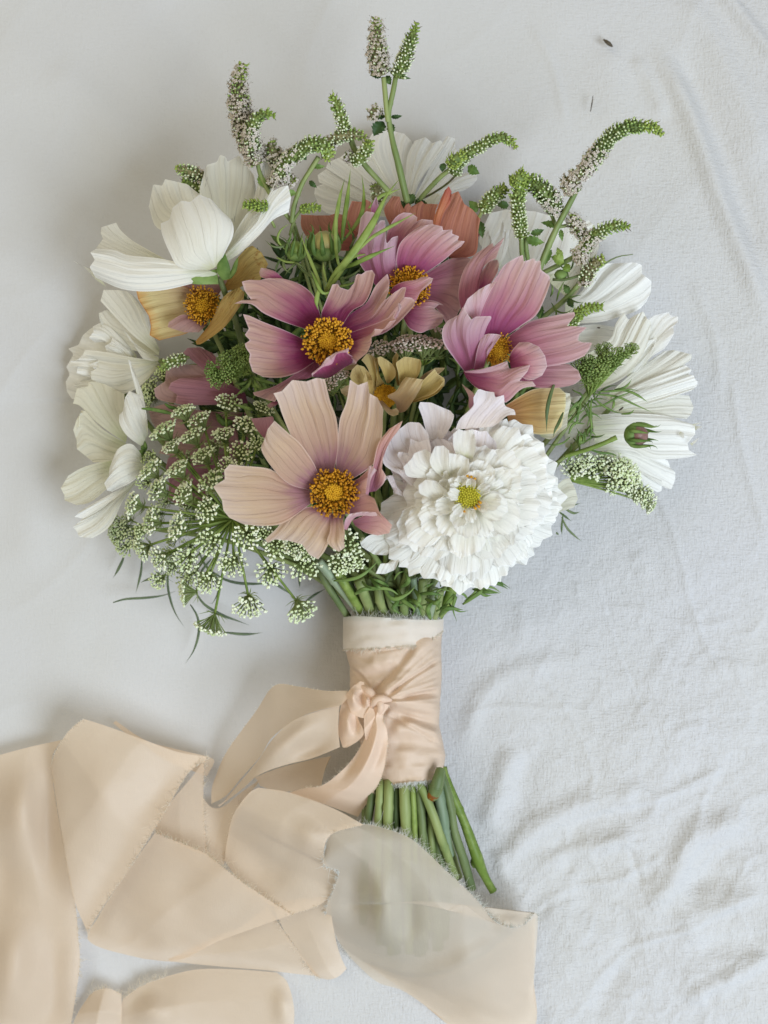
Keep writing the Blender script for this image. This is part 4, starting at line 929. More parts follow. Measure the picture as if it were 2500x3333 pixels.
# ================================================================ mint sprigs
VI0, FI0 = ICO0
FI0r = FI0[:, ::-1]
def spike(parent, c, s, zs, r, stage, name='flower_spike', dens=1.0):
    """s: path from base to tip; r radii along it (crop px); stage 'pink' | 'green' | 'mixed' | 'dark' | 'tip'"""
    k = CROP[c][2]
    p = path3(s, c, zs, 24); L_ = np.linalg.norm(np.diff(p, axis=0), axis=1).sum()
    rr = np.interp(np.linspace(0, 1, 24), np.linspace(0, 1, len(r)), np.array(r, float) * k) * .9 * (1 + .1 * np.sin(np.arange(24) * 1.9))
    t, a, b_ = frames(p)
    core = Bag(); core.add(*tubegeo(p, np.r_[rr[:-2] * .62, rr[-2] * .5, rr[-1] * .2], 10))
    o = core.build(name, parent, M['calyxd' if stage in ('pink', 'dark') else 'calyx'])
    bags = {q_: Bag() for q_ in ('calyx', 'calyxb', 'bud', 'budg', 'corolla', 'sepal', 'calyxd')}
    rings = max(5, int(L_ / 11.5 * dens)); idx = 0
    for i in range(rings):
        t_ = (i + .5) / rings
        f_ = t_ * 23; i0 = int(f_); fr = f_ - i0; i1 = min(23, i0 + 1)
        cpt = p[i0] * (1 - fr) + p[i1] * fr; rad_ = rr[i0] * (1 - fr) + rr[i1] * fr
        ta, aa, ba = t[i0], a[i0], b_[i0]
        m_ = max(5, int(2 * math.pi * rad_ / 11.5))
        green = {'pink': .97, 'green': 0.0, 'mixed': .45, 'dark': .25, 'tip': 0.0}[stage]
        for j in range(m_):
            ph = 2 * math.pi * (j + .5 * (i % 2)) / m_ + rng.uniform(-.15, .15)
            dr = math.cos(ph) * aa + math.sin(ph) * ba
            if dr[2] < -.55: continue
            rj = rad_ * rng.uniform(.82, 1.06)
            pos = cpt + dr * rj * .8 + ta * rng.uniform(-3, 3)
            out = dr * .85 + ta * .5; out /= np.linalg.norm(out)
            B3 = basis(out)
            sz = rng.uniform(3.4, 5.2)
            cal = 'calyxb' if (t_ > .82 or stage == 'tip') else ('calyxd' if (stage in ('pink', 'dark') and rng.random() < .5) else 'calyx')
            bags[cal].add(pos + (VI0 * [sz * .95, sz * .95, sz * 1.5]) @ B3, FI0r)
            isopen = t_ < green and rng.random() < (.75 if stage == 'pink' else .6)
            tip_ = pos + out * sz * 1.6
            if isopen:
                # small open corolla: four lobes and stamens
                n_l = 4; ca = rng.uniform(0, 6.28)
                for l_ in range(n_l):
                    an = ca + l_ * 1.57
                    e = B3[0] * math.cos(an) + B3[1] * math.sin(an); e2 = -B3[0] * math.sin(an) + B3[1] * math.cos(an)
                    w_ = sz * rng.uniform(.75, 1.1)
                    V = np.array([tip_, tip_ + e * w_ * 1.1 + e2 * w_ * .8 + out * w_ * .7, tip_ + e * w_ * 1.9 + out * w_ * rng.uniform(0, .9), tip_ + e * w_ * 1.1 - e2 * w_ * .8 + out * w_ * .7])
                    bags['corolla'].add(V, np.array([[0, 1, 2], [0, 2, 3]]))
                bags['corolla'].add(tip_ + (VI0 * [sz * .7, sz * .7, sz]) @ B3, FI0r)
                if rng.random() < .35:
                    e = out * rng.uniform(9, 15) + rng.normal(0, 3, 3)
                    bags['corolla'].add(*tubegeo([tip_, tip_ + e * .5, tip_ + e], [.5, .45, .4], 3, cap=False))
                    bags['sepal'].add(tip_ + e + VI0 * 1.1, FI0r)
            elif stage != 'tip' and t_ < .9 and rng.random() < (.8 if t_ < .7 else .5):
                tt_ = 'bud' if (t_ < .62 or rng.random() < .3) else 'budg'
                bags[tt_].add(tip_ + (VI0 * [sz * .82, sz * .82, sz * .95]) @ B3, FI0r)
            if rng.random() < .33:
                e = out * rng.uniform(9, 14) + ta * rng.uniform(2, 8) + rng.normal(0, 1.5, 3)
                bags['sepal' if (stage != 'tip' and rng.random() < .7) else 'calyxb'].add(*tubegeo([pos, pos + e * .55, pos + e], [2.0, 1.2, .15], 4, cap=False))
    names = dict(calyx='calyx', calyxb='young_calyx', bud='white_bud', budg='green_bud', corolla='corolla', sepal='sepal', calyxd='brown_calyx')
    for q_, bg_ in bags.items():
        if bg_.V: bg_.build(names[q_], o, M[q_], kind='stuff')
    return o

def leaf(parent, c, x, y, ang, L_, W_, z, mat='leaf', name='leaf', curl=18, teeth=5):
    """small toothed leaf; ang in degrees, 0 = right, 90 = down the picture"""
    x0, y0, k = CROP[c]; px_, py_ = x0 + k * x, y0 + k * y; L_ *= k; W_ *= k
    nu, nv = 34, 9
    u = np.linspace(0, 1, nu)[:, None]; v = np.linspace(-1, 1, nv)[None]
    prof = np.sin(np.pi * np.clip(u, 0, 1) ** .72) ** 1.05 * (1.08 - .34 * np.mod(u * teeth + .3, 1) * np.abs(v) ** 2)
    prof[0] = .06; prof[-1] = .0
    X = u * L_ + 0 * v; Yv = v * prof * W_ / 2 + np.sin(u * 2.5) * W_ * .1
    Zv = z + curl * np.sin(u * 2.6) * .6 + np.abs(v) * W_ * .22 * prof - curl * .4 * u ** 2 + 1.2 * np.sin(u * 26) * np.abs(v)
    ca, sa = math.cos(R(ang)), math.sin(R(ang))
    G3 = np.stack([px_ + ca * X - sa * Yv, py_ + sa * X + ca * Yv, Zv], -1)
    return link(name, gridmesh(name, G3), parent, M[mat])

def stem2(parent, c, s, zs, r=6, mat='stem', name='stem', n=16):
    return tube(name, parent, M[mat], path3(s, c, zs, n), r, 8)

def into_neck(parent, x, y, z, k, r=7, mat='stem', early=None):
    return add_stem(parent, x, y, z, k, r, mat, early)

g = 'mint sprigs'
def mint(label): return thing('mint_sprig', label, 'flower sprig', group=g)

m = mint('tall fuzzy mauve and cream mint spike standing at the upper left')
spike(m, 'G', '385,1110 330,960 290,820 262,680 262,560 280,470 298,425', [430, 470, 480], [70, 92, 92, 86, 70, 34], 'pink')
spike(m, 'G', '360,1010 350,930 352,860 385,800 440,765 510,785', [480, 520, 510], [52, 58, 56, 50, 38, 14], 'mixed')
spike(m, 'G', '540,1120 500,1040 470,960', [420, 440, 430], [60, 64, 40], 'pink')
stem2(m, 'G', '385,1080 410,1180 470,1300 560,1420 640,1520', [430, 420, 380], 7)
leaf(m, 'G', 400, 1180, 60, 110, 60, 420, 'fern'); leaf(m, 'G', 470, 1200, 100, 120, 60, 410, 'leaf')
into_neck(m, 960, 735, 380, 18, 7)

m = mint('mint spike bending right with white buds and lime tip, beside the tilted white flower')
spike(m, 'G', '545,1200 560,1120 620,1060 700,1000 780,965 850,985 870,1050 850,1080', [440, 490, 500, 480], [66, 66, 62, 62, 66, 60, 30], 'mixed')
spike(m, 'G', '470,1250 520,1210 580,1200 640,1230', [430, 440, 430], [40, 52, 40], 'pink')
stem2(m, 'G', '800,1060 750,1140 690,1240 640,1380 620,1500', [470, 440, 400], 8)
for a_ in ((760, 1120, 0, 90, 40, 'fern'), (740, 1220, 40, 70, 40, 'leaf'), (650, 1300, 170, 80, 50, 'fern'), (720, 1080, 230, 70, 36, 'leaf')):
    leaf(m, 'G', a_[0], a_[1], a_[2], a_[3], a_[4], 450, a_[5])
into_neck(m, 950, 735, 390, 19, 7)

m = mint('mint sprig with slim green upright tip and two side spikes, left of the tallest')
spike(m, 'G', '985,905 965,830 945,760 920,690 885,640', [420, 440, 440], [50, 52, 50, 42, 26], 'green')
spike(m, 'G', '870,1000 890,950 950,920 1030,905 1090,910 1125,925', [400, 440, 430], [44, 50, 50, 46, 40, 16], 'dark')
spike(m, 'G', '1030,1090 1090,1060 1130,1000 1150,940', [420, 450, 450], [40, 48, 52, 34], 'green')
spike(m, 'G', '985,1040 1020,1060', [410, 410], [36, 30], 'pink')
stem2(m, 'G', '1010,900 1040,1000 1110,1110 1200,1210 1290,1310', [410, 400, 370], 9)
into_neck(m, 1280, 640, 360, 20, 8)

m = mint('tallest mint sprig, a pale fuzzy and a green spike side by side at the top')
spike(m, 'G', '1225,505 1205,420 1200,330 1198,240 1190,160 1190,112', [420, 440, 440], [70, 80, 78, 66, 48, 26], 'pink')
spike(m, 'G', '1330,520 1365,440 1400,350 1430,260 1455,190 1465,150', [430, 450, 450], [58, 64, 60, 54, 42, 12], 'green')
spike(m, 'G', '1190,800 1170,760 1210,720', [390, 400, 400], [40, 46, 30], 'pink')
stem2(m, 'G', '1240,520 1250,620 1262,740 1270,820', [430, 420, 410], 8)
stem2(m, 'G', '1322,520 1300,640 1275,780 1290,900 1330,1060 1370,1230 1400,1360', [430, 410, 390, 340], [8, 8, 9, 11, 11])
for a_ in ((1250, 790, 190, 100, 60), (1240, 820, 120, 120, 100), (1290, 790, -8, 80, 34), (1290, 830, 80, 90, 60), (1230, 500, 170, 80, 70), (1260, 510, 60, 70, 60), (1350, 515, 10, 80, 24)):
    leaf(m, 'G', *a_, 385 if a_[1] > 700 else 415, 'leaf')
leaf(m, '2', 790, 320, -140, 120, 130, 300, 'leaf'); leaf(m, '2', 800, 330, -20, 110, 120, 300, 'leaf'); leaf(m, '2', 720, 330, 160, 120, 90, 290, 'leaf'); leaf(m, '2', 850, 300, 30, 120, 70, 290, 'leaf')
into_neck(m, 1325, 655, 330, 21, 8)

m = mint('dark green mint spike bending right above the coral flower')
spike(m, 'H', '150,520 190,430 260,380 340,330 420,290 490,295 550,355', [350, 400, 400, 380], [46, 52, 48, 44, 42, 36, 16], 'green')
spike(m, 'H', '130,470 170,420 220,400', [400, 420, 410], [50, 56, 40], 'tip')
stem2(m, 'H', '140,480 60,545 -30,640 -80,700', [360, 330, 300], 8)
stem2(m, 'H', '170,520 110,580 20,640 -60,680', [320, 280, 200], 3.5, 'sepal', 'dry_stem')
leaf(m, 'H', 240, 470, 30, 90, 70, 370, 'fern'); leaf(m, 'H', 90, 450, 100, 60, 50, 360, 'leaf')
into_neck(m, 1360, 655, 300, 22, 7)

m = mint('three clustered green mint spikes right of the coral flower')
spike(m, 'H', '340,750 375,690 430,640 490,600', [380, 410, 410], [48, 56, 54, 40], 'green')
spike(m, 'H', '585,915 570,830 560,740 555,660 590,560', [400, 440, 460, 460], [52, 52, 52, 56, 50], 'green')
spike(m, 'H', '800,770 770,690 720,630 660,580 600,540', [370, 420, 430], [54, 76, 80, 74, 50], 'mixed')
spike(m, 'H', '530,600 570,540 600,510', [470, 480, 470], [50, 62, 40], 'tip')
stem2(m, 'H', '580,900 580,980 590,1090', [400, 380, 340], 8)
stem2(m, 'H', '605,900 612,1000 625,1090', [390, 370, 330], 7)
stem2(m, 'H', '330,760 300,810 260,870', [370, 350, 330], 6)
leaf(m, 'H', 610, 930, 10, 120, 70, 400, 'fern'); leaf(m, 'H', 640, 900, -20, 90, 50, 400, 'leaf'); leaf(m, 'H', 300, 760, 230, 90, 70, 360, 'fern'); leaf(m, 'H', 320, 820, 80, 110, 60, 340, 'leaf'); leaf(m, 'H', 500, 720, 180, 80, 60, 330, 'leaf'); leaf(m, 'H', 540, 600, 240, 90, 50, 440, 'fern')
into_neck(m, 1710, 855, 330, 23, 7)

m = mint('long curved mint spike arching right with mauve base and lime tip, at the upper right')
spike(m, 'H', '920,640 890,570 930,530 985,500 1030,430 1080,370 1140,290 1230,230 1330,215 1420,225 1485,275', [400, 440, 450, 420], [58, 66, 46, 66, 70, 60, 60, 54, 50, 42, 16], 'mixed')
spike(m, 'H', '910,640 880,570 940,540 1000,470 1040,390', [404, 440, 440], [46, 62, 40, 62, 40], 'pink')
spike(m, 'H', '970,900 930,850 905,800 900,770', [340, 370, 370], [44, 56, 44, 20], 'pink')
stem2(m, 'H', '925,635 870,740 800,870 740,1000 700,1110 640,1300 600,1420', [410, 380, 340, 280], [9, 10, 11])
stem2(m, 'H', '800,860 850,850 900,840', [350, 350, 350], 6)
stem2(m, 'H', '800,850 780,800 760,760', [350, 360, 360], 6)
for a_ in ((810, 850, 190, 110, 50), (830, 870, 80, 80, 36), (770, 1000, 110, 110, 40), (710, 1170, 130, 120, 50)):
    leaf(m, 'H', *a_, 340, 'fern')
into_neck(m, 1710, 1040, 270, 24, 8)

m = mint('small mint sprig with one spike pointing right, under the long curved spike')
spike(m, 'H', '950,1040 1000,960 1060,900 1130,860 1200,845 1275,855', [340, 380, 380], [50, 56, 52, 46, 40, 14], 'mixed')
spike(m, 'H', '960,1090 950,1040 930,990', [340, 350, 350], [40, 48, 30], 'pink')
stem2(m, 'H', '950,1030 850,1080 730,1140', [340, 310, 280], 8)
for a_ in ((850, 1080, 200, 90, 80), (860, 1090, 60, 60, 60), (830, 1060, 250, 80, 50)):
    leaf(m, 'H', *a_, 330, 'bright')
into_neck(m, 1770, 880, 280, 25, 6, early=(1560, 1500))

m = mint('brownish mint spike crossed by a thin grass blade, left of the pleated white petal')
spike(m, 'H', '980,1220 1000,1150 1050,1090 1110,1050', [300, 340, 340], [44, 56, 52, 34], 'dark')
stem2(m, 'H', '960,1200 900,1270 820,1350 700,1440', [300, 280, 250], 8)
stem2(m, 'H', '1290,1030 1180,1050 1060,1120 960,1160 860,1190 780,1190', [330, 330, 300], [1.2, 4, 5], 'stemdark', 'grass_blade')
leaf(m, 'H', 880, 1280, 240, 70, 50, 290, 'leaf'); leaf(m, 'H', 880, 1310, 60, 70, 50, 290, 'leaf'); leaf(m, 'H', 700, 1440, 260, 120, 60, 260, 'leaf')
b_ = Bag(); V_, F_ = ICO1; b_.add(np.array([pts('830,1160', 'H')[0][0], pts('830,1160', 'H')[0][1], 300]) + V_ * [22, 18, 18], F_[:, ::-1]); b_.build('closed_bud', m, M['fern'])
into_neck(m, 1760, 1035, 250, 26, 6, early=(1560, 1500))

m = mint('stubby lime mint spike lying on the pale petal right of the pink flower')
spike(m, 'H', '890,1470 940,1410 1010,1370 1100,1362', [330, 350, 350], [44, 46, 42, 26], 'tip')
spike(m, 'H', '880,1480 920,1430 950,1400', [325, 345, 350], [44, 48, 30], 'green')
stem2(m, 'H', '890,1470 850,1530 760,1600', [320, 300, 280], 6)

m = mint('pair of small mint spikes peeking out above the white flower at far left')
spike(m, 'A', '950,260 900,240 840,215 770,205', [320, 330, 320], [44, 50, 44, 22], 'dark')
spike(m, 'A', '940,360 900,320 850,295 810,285', [310, 320, 320], [36, 42, 34, 16], 'green')
stem2(m, 'A', '945,300 1000,420 1080,600', [310, 290, 270], 6)

m = mint('lime green mint tip in front of the petals of the tilted white flower')
spike(m, 'A', '1390,460 1330,455 1270,450 1222,450', [500, 510, 505], [48, 50, 42, 20], 'tip')
stem2(m, 'A', '1385,460 1400,520 1440,600', [500, 470, 430], 5)

m = mint('lime green mint tip above the green buds in the upper middle')
spike(m, 'B', '160,690 210,680 260,675 300,680', [430, 440, 430], [36, 42, 36, 18], 'tip')
spike(m, 'B', '690,640 680,570 665,510', [300, 320, 320], [44, 52, 34], 'dark')
stem2(m, 'B', '165,690 120,760 90,860', [420, 400, 370], 5)

m = mint('short dark mint tip beside the mauve flower at the left')
spike(m, 'A', '840,1480 780,1500 720,1520 660,1560', [310, 320, 310], [36, 46, 44, 20], 'green')
stem2(m, 'A', '840,1480 920,1470 1000,1500', [300, 280, 260], 5)

# ================================================================ umbels
def umbellet_data(seed, n=40, r=38.0, mat='floretw', pinkish=False, green=False, droop=0.0):
    rg_ = np.random.default_rng(seed)
    fl, fg, pd = Bag(), Bag(), Bag()
    GA = math.pi * (3 - 5 ** .5)
    for i in range(n):
        q_ = math.sqrt((i + .6) / n); a = i * GA + rg_.uniform(-.2, .2)
        x, y = r * q_ * math.cos(a) * rg_.uniform(.92, 1.08), r * q_ * math.sin(a) * rg_.uniform(.92, 1.08)
        z = 10 * (1 - q_ * q_) + rg_.uniform(-2, 3)
        s_ = rg_.uniform(3.4, 4.9) * (.72 + .34 * q_) * (.8 if green else 1)
        tgt = fg if (q_ < .62 and not pinkish and not green) else fl
        for l_ in range(4):
            an = l_ * 1.57 + rg_.uniform(0, 1.5)
            tgt.add(np.array([x + math.cos(an) * s_ * .5, y + math.sin(an) * s_ * .5, z + rg_.uniform(-1, 1.5)]) + VI0 * s_ * rg_.uniform(.5, .72), FI0)
        pd.add(*tubegeo([[0, 0, -34], [x * .45, y * .45, -16], [x * .95, y * .95, z - 3]], [1.1, 1.0, 1.3], 4, cap=False))
    for j in range(9):
        a = j * .7 + rg_.uniform(-.2, .2); e = np.array([math.cos(a), math.sin(a), 0])
        pd.add(*tubegeo([[0, 0, -34], e * 14 + [0, 0, -34], e * rg_.uniform(24, 36) + [0, 0, rg_.uniform(-38, -18)]], [1.5, 1.2, .2], 4, cap=False))
    d = {}
    d['f'] = fl.data('floret', M[mat]); d['g'] = fg.data('young_floret', M['floret']) if fg.V else None
    d['p'] = pd.data('pedicel', M['stem' if not green else 'bright'])
    return d
UM = {'w': [umbellet_data(s_) for s_ in range(5)], 'p': [umbellet_data(20 + s_, 28, 32, 'floretp', True) for s_ in range(2)],
      'g': [umbellet_data(30 + s_, 30, 27, 'floretg', False, True) for s_ in range(3)], 'c': [umbellet_data(40 + s_, 26, 30, 'floret', True) for s_ in range(3)]}
def umbel(label, c, hub, hz, items, kind='w', k=0, bend=.1, rr=3.2, stem_early=None, stem=True, mat='stem', sc=1.14):
    """items: (x, y, z, tilt deg, azimuth deg of the outward direction, scale)"""
    u_ = thing('umbel_flower', label, 'flower', group='lacy umbel heads')
    h = np.array([*pts('%g,%g' % hub, c)[0], hz])
    kk = CROP[c][2]
    for i, it in enumerate(items):
        x, y, z, til, az, s_ = it
        q_ = np.array([*pts('%g,%g' % (x, y), c)[0], z])
        d = UM[kind][i % len(UM[kind])]
        nrm = Vector((math.sin(R(til)) * math.cos(R(az)), -math.sin(R(til)) * math.sin(R(az)), math.cos(R(til))))
        o = link('umbellet', d['f'], u_)
        wpos = P(q_)
        o.matrix_local = Matrix.Translation(Vector(wpos)) @ nrm.to_track_quat('Z', 'Y').to_matrix().to_4x4() @ Matrix.Rotation(i * 1.3, 4, 'Z') @ Matrix.Scale(s_ * sc, 4)
        if d['g']: link('young_floret', d['g'], o, kind='stuff')
        link('pedicel', d['p'], o, kind='stuff')
        nb = np.array([nrm.x, -nrm.y, nrm.z])
        e = q_ - nb * 34 * s_ * sc
        mid = (h + e) / 2 + np.array([0, 0, 16]) - nb * 6
        tube('ray', u_, M['bright'], catmull(np.array([h, mid, e]), 9), rr, 6)
    if stem: add_stem(u_, h[0], h[1], h[2] - 4, k, 9, 'stem', stem_early)
    return u_

W = [(1135, 955, 430, 15, 90, 1.0), (1275, 1160, 400, 25, 80, 1.1), (1470, 1120, 420, 20, 60, 1.1), (1060, 1110, 400, 25, 100, 1.05), (930, 990, 410, 20, 120, 1.0),
     (795, 1085, 370, 30, 120, 1.0), (915, 1215, 360, 35, 110, 1.0), (1150, 1355, 330, 48, 90, 1.2), (1458, 1380, 330, 58, 60, 1.15), (640, 1080, 340, 48, 150, .95),
     (1310, 1010, 430, 15, 80, .9), (1410, 1000, 430, 20, 60, .85), (915, 805, 420, 30, 200, .95), (1100, 478, 420, 25, 270, .95), (540, 1030, 310, 60, 150, .9), (745, 895, 390, 50, 195, 1.0),
     (590, 870, 350, 55, 190, .95), (490, 770, 330, 58, 195, .95), (630, 685, 370, 60, 215, 1.0), (590, 575, 350, 62, 225, 1.0), (745, 570, 390, 62, 235, .95), (890, 492, 410, 60, 240, .95),
     (930, 640, 430, 50, 235, .95), (780, 710, 410, 55, 215, .95), (830, 380, 390, 64, 240, .95), (670, 350, 350, 66, 238, 1.1), (710, 440, 360, 62, 235, .8), (780, 240, 360, 66, 250, .9), (870, 285, 370, 66, 240, .95),
     (1040, 195, 370, 50, 290, 1.0), (1140, 320, 400, 50, 290, .95), (1005, 370, 400, 60, 260, .85), (1212, 425, 430, 45, 300, .7), (1030, 550, 430, 30, 260, .7), (1235, 225, 370, 60, 300, .8), (930, 1475, 320, 84, 110, 1.2), (785, 1275, 335, 80, 175, 1.0),
     (1235, 940, 425, 20, 60, .7), (1060, 640, 430, 30, 260, .6)]
u_ = umbel('large lacy white umbel spread out below and left of the peach flower', 'F', (1060, 855), 330, W, 'w', 27, rr=4.2, stem_early=(1000, 1800))
rg = np.random.default_rng(3)
W2 = []
while len(W2) < 24:
    a_ = rg.uniform(85, 262); d_ = rg.uniform(150, 600)
    x, y = 1060 - d_ * abs(math.cos(R(a_ - 90 - 90))) * 1.0, 855 + d_ * math.sin(R(a_)) * 1.0
    if y > 1230 or y < 250 or any((x - p_[0]) ** 2 + (y - p_[1]) ** 2 < 60 ** 2 for p_ in W2): continue
    if any((x - p_[0]) ** 2 + (y - p_[1]) ** 2 < 45 ** 2 for p_ in W): continue
    W2.append((x, y, rg.uniform(240, 320), rg.uniform(20, 50), math.degrees(math.atan2(y - 855, x - 1060)), rg.uniform(.7, .95)))
umbel('greener umbel head filling in beneath the large lacy white umbel', 'F', (1060, 860), 260, W2, 'c', 37, rr=2.8, stem_early=(980, 1800))
umbel('blurred lacy umbel head low behind the left end of the large white umbel', 'F', (560, 900), 150,
      [(395, 880, 150, 60, 190, .9), (400, 960, 140, 50, 170, .9), (440, 1020, 150, 40, 140, .9), (430, 910, 170, 40, 180, .8), (480, 960, 170, 30, 150, .8), (370, 930, 140, 60, 180, .7), (450, 850, 170, 50, 200, .7), (500, 1000, 170, 40, 120, .7)], 'c', 28, rr=2.6, stem_early=(800, 1780))
umbel('small white umbel cluster hanging under the peach flower above the stems', 'D', (880, 1300), 430,
      [(1000, 1290, 500, 30, 60, 1.1), (960, 1420, 490, 40, 90, 1.0), (1040, 1400, 490, 30, 60, .9), (640, 1300, 450, 20, 180, .8), (720, 1330, 450, 20, 120, .8)], 'w', 29)
umbel('row of pale pinkish white umbel clusters seen from the side, between the two pink flowers', 'B', (985, 1740), 380,
      [(690, 1655, 395, 66, 262, .9), (760, 1625, 400, 66, 266, .9), (830, 1600, 410, 66, 268, 1.0), (900, 1590, 415, 66, 270, 1.0), (970, 1570, 420, 66, 272, 1.0), (1040, 1590, 425, 66, 275, 1.1), (1095, 1610, 420, 66, 280, .9), (1090, 1510, 400, 70, 285, .8), (880, 1560, 395, 66, 268, .8), (990, 1620, 435, 70, 272, .9), (860, 1640, 430, 70, 264, .9), (700, 1600, 380, 60, 260, .7)], 'p', 30, rr=2.6)
umbel('tiny pinkish umbel tucked between the peach flower and the yellow flower', 'D', (900, 260), 480,
      [(880, 190, 500, 60, 250, .8), (930, 165, 500, 60, 260, .8), (970, 140, 495, 60, 280, .7), (890, 225, 505, 55, 240, .6)], 'p', 31, rr=2.2, stem=False)
umbel('unripe green umbel with fanned rays in front of the right white petals', '6', (205, 1235), 330,
      [(130, 965, 430, 55, 262, 1.0), (200, 930, 430, 50, 268, 1.0), (260, 990, 440, 45, 272, 1.1), (320, 950, 430, 50, 280, 1.0), (380, 910, 420, 55, 290, 1.0), (440, 880, 410, 55, 295, 1.0), (500, 865, 400, 60, 300, .9), (560, 830, 390, 60, 305, .8), (595, 808, 380, 60, 305, .6), (320, 860, 400, 60, 280, .8), (300, 815, 390, 60, 280, .6), (365, 800, 390, 60, 285, .6), (170, 1060, 440, 40, 250, .9), (240, 1075, 450, 35, 270, .9), (190, 1000, 445, 45, 262, 1.0), (320, 1010, 445, 45, 280, .9), (420, 930, 425, 50, 290, .9)], 'g', 32, rr=3.6, mat='bright', stem_early=(1600, 1720), sc=1.05)
umbel('unripe green umbel left of the burgundy hearted flower', 'A', (1285, 1590), 400,
      [(1000, 1560, 440, 60, 190, .9), (1020, 1610, 430, 55, 170, .9), (1085, 1490, 440, 60, 215, .9), (1150, 1465, 440, 60, 235, .9), (1205, 1420, 430, 60, 255, .8), (1180, 1540, 460, 45, 220, .9), (1110, 1560, 460, 45, 200, .9), (1050, 1640, 440, 50, 160, .8), (1240, 1460, 440, 50, 260, .8), (1130, 1600, 460, 35, 170, .8), (1230, 1510, 455, 40, 240, .7)], 'g', 33, rr=3.0, mat='bright')
umbel('half open umbel with white florets below the maroon bud at the right', '6', (40, 1960), 250,
      [(380, 1810, 260, 35, 300, .9), (430, 1860, 270, 30, 320, .9), (500, 1850, 260, 40, 320, 1.0), (560, 1880, 250, 45, 330, 1.0), (450, 1930, 280, 25, 0, 1.0), (520, 1950, 270, 35, 350, 1.0), (595, 1960, 250, 50, 0, .9), (560, 2010, 255, 50, 10, .8), (625, 2060, 240, 60, 10, .9), (675, 2080, 235, 60, 20, .8), (700, 2120, 230, 60, 30, .8), (740, 2175, 220, 70, 30, .7), (250, 1850, 270, 20, 300, 1.0), (130, 1815, 280, 20, 280, 1.0), (60, 1850, 290, 20, 270, .9), (180, 1780, 260, 40, 290, .8), (320, 1790, 250, 40, 300, .8), (400, 2010, 250, 40, 20, .7)], 'w', 34, rr=3.2, stem_early=(1640, 1800))
umbel('pale umbel florets in shadow between the mauve flower and the left white flower', '7', (860, 960), 170,
      [(840, 800, 210, 40, 250, .8), (870, 770, 215, 30, 270, .6), (700, 960, 190, 50, 190, .8), (740, 900, 190, 50, 220, .9), (760, 960, 200, 30, 200, .9), (720, 1010, 190, 40, 170, .8)], 'c', 35, rr=2.4, stem_early=(860, 1700))

# ================================================================ green blades, buds
b_ = thing('cosmos_leaf_spray', 'spray of long bright green thread leaves rising in front of the coral flower', 'leaves')
for s_, zs, w_ in (('430,1100 405,980 400,800 410,660 435,545', [470, 500, 490], 7), ('440,920 455,780 480,600 500,412', [440, 470, 470], 8), ('370,900 400,760 430,600 462,475', [440, 460, 450], 7),
                   ('450,900 530,800 580,700 590,580 575,450', [440, 460, 460], 7), ('330,1240 400,1120 480,1030 560,920 650,780 740,600 838,472', [490, 560, 560, 540], 13), ('560,960 640,880 740,820 850,760 945,708', [560, 560, 540], 6),
                   ('400,1090 500,1065 600,1020 700,975 803,932', [520, 560, 550], 8), ('300,1260 290,1180 250,1080 200,960 160,850', [500, 500, 470], 6), ('340,1240 400,1160 470,1060 560,960', [490, 540, 540], 7), ('480,760 500,830 520,870', [450, 450, 450], 3.5),
                   ('620,680 700,600 780,570 845,545', [480, 480, 470], 6), ('340,1180 320,1100 318,1040', [500, 500, 500], 4), ('350,1240 420,1210 500,1190 570,1150', [500, 500, 490], 4), ('600,990 520,1010 420,1080 370,1160', [500, 520, 520], 5)):
    blade('leaf', b_, M['bright'], path3(s_, 'B', zs, 16), w_, .25)
blade('leaf', b_, M['bright'], path3('360,1245 320,1255 290,1225 260,1160 228,1092', 'B', [590, 604, 600, 590], 14), 6, .3, label='pale curled green leaf tip over the burgundy flower')
blade('leaf', b_, M['bright'], path3('292,1215 275,1270 270,1320 282,1368', 'B', [596, 600, 596], 12), 8, .3, label='pale curled green leaf tip over the burgundy flower')
add_stem(b_, 1060, 940, 480, 36, 6, 'bright')

def bud(label, c, x, y, r, z, dirn, mat, n=8, rot=0, blen=1.7, k=None, spread=.9):
    t_ = thing('flower_bud', label, 'bud')
    p0 = np.array([*pts('%g,%g' % (x, y), c)[0], z]); kk = CROP[c][2]; r = r * kk
    d = np.array([dirn[0], dirn[1], .35]); d /= np.linalg.norm(d); B3 = basis(d)
    bb = Bag(); V, F = ICO2; bb.add(p0 + d * r * .3 + (V * [r * .88, r * .88, r * .85] * (1 + .05 * np.cos(6 * np.arctan2(V[:, 1], V[:, 0])))[:, None]) @ B3, F[:, ::-1]); bb.build('bud_head', t_, M[mat])
    cb = Bag(); cb.add(p0 - d * r * .34 + (V * [r * 1.0, r * 1.0, r * .82]) @ B3, F[:, ::-1]); cb.build('cup', t_, M['fern'])
    for j in range(n):
        a = 2 * math.pi * j / n + rot; e = B3[0] * math.cos(a) + B3[1] * math.sin(a)
        L_ = blen * r * rng.uniform(.85, 1.15)
        p = catmull(np.array([p0 - d * r * .95, p0 - d * r * .4 + e * r * .95, p0 + d * r * .4 + e * r * 1.12, p0 + d * L_ * .8 + e * r * spread, p0 + d * L_ + e * r * (spread + .35)]), 12)
        blade('bract', t_, M['fern'], p, r * .18, .35)
    return t_
t_ = bud('maroon cosmos bud with green claw like bracts, at the right of the bouquet', '6', 608, 1568, 92, 350, (1, .1), 'maroon', 8, blen=2.0, spread=.95)
stem2(t_, '6', '0,1750 100,1720 200,1690 330,1640 440,1590', [300, 320, 330], [7, 7, 7, 8], 'bright')
blade('leaf', t_, M['fern'], path3('200,1690 300,1720 400,1730 458,1758', '6', [320, 320, 300], 10), 4, .3)
stem2(t_, '6', '0,1750 -120,1850 -200,1950', [300, 260, 220], 7, 'stem')
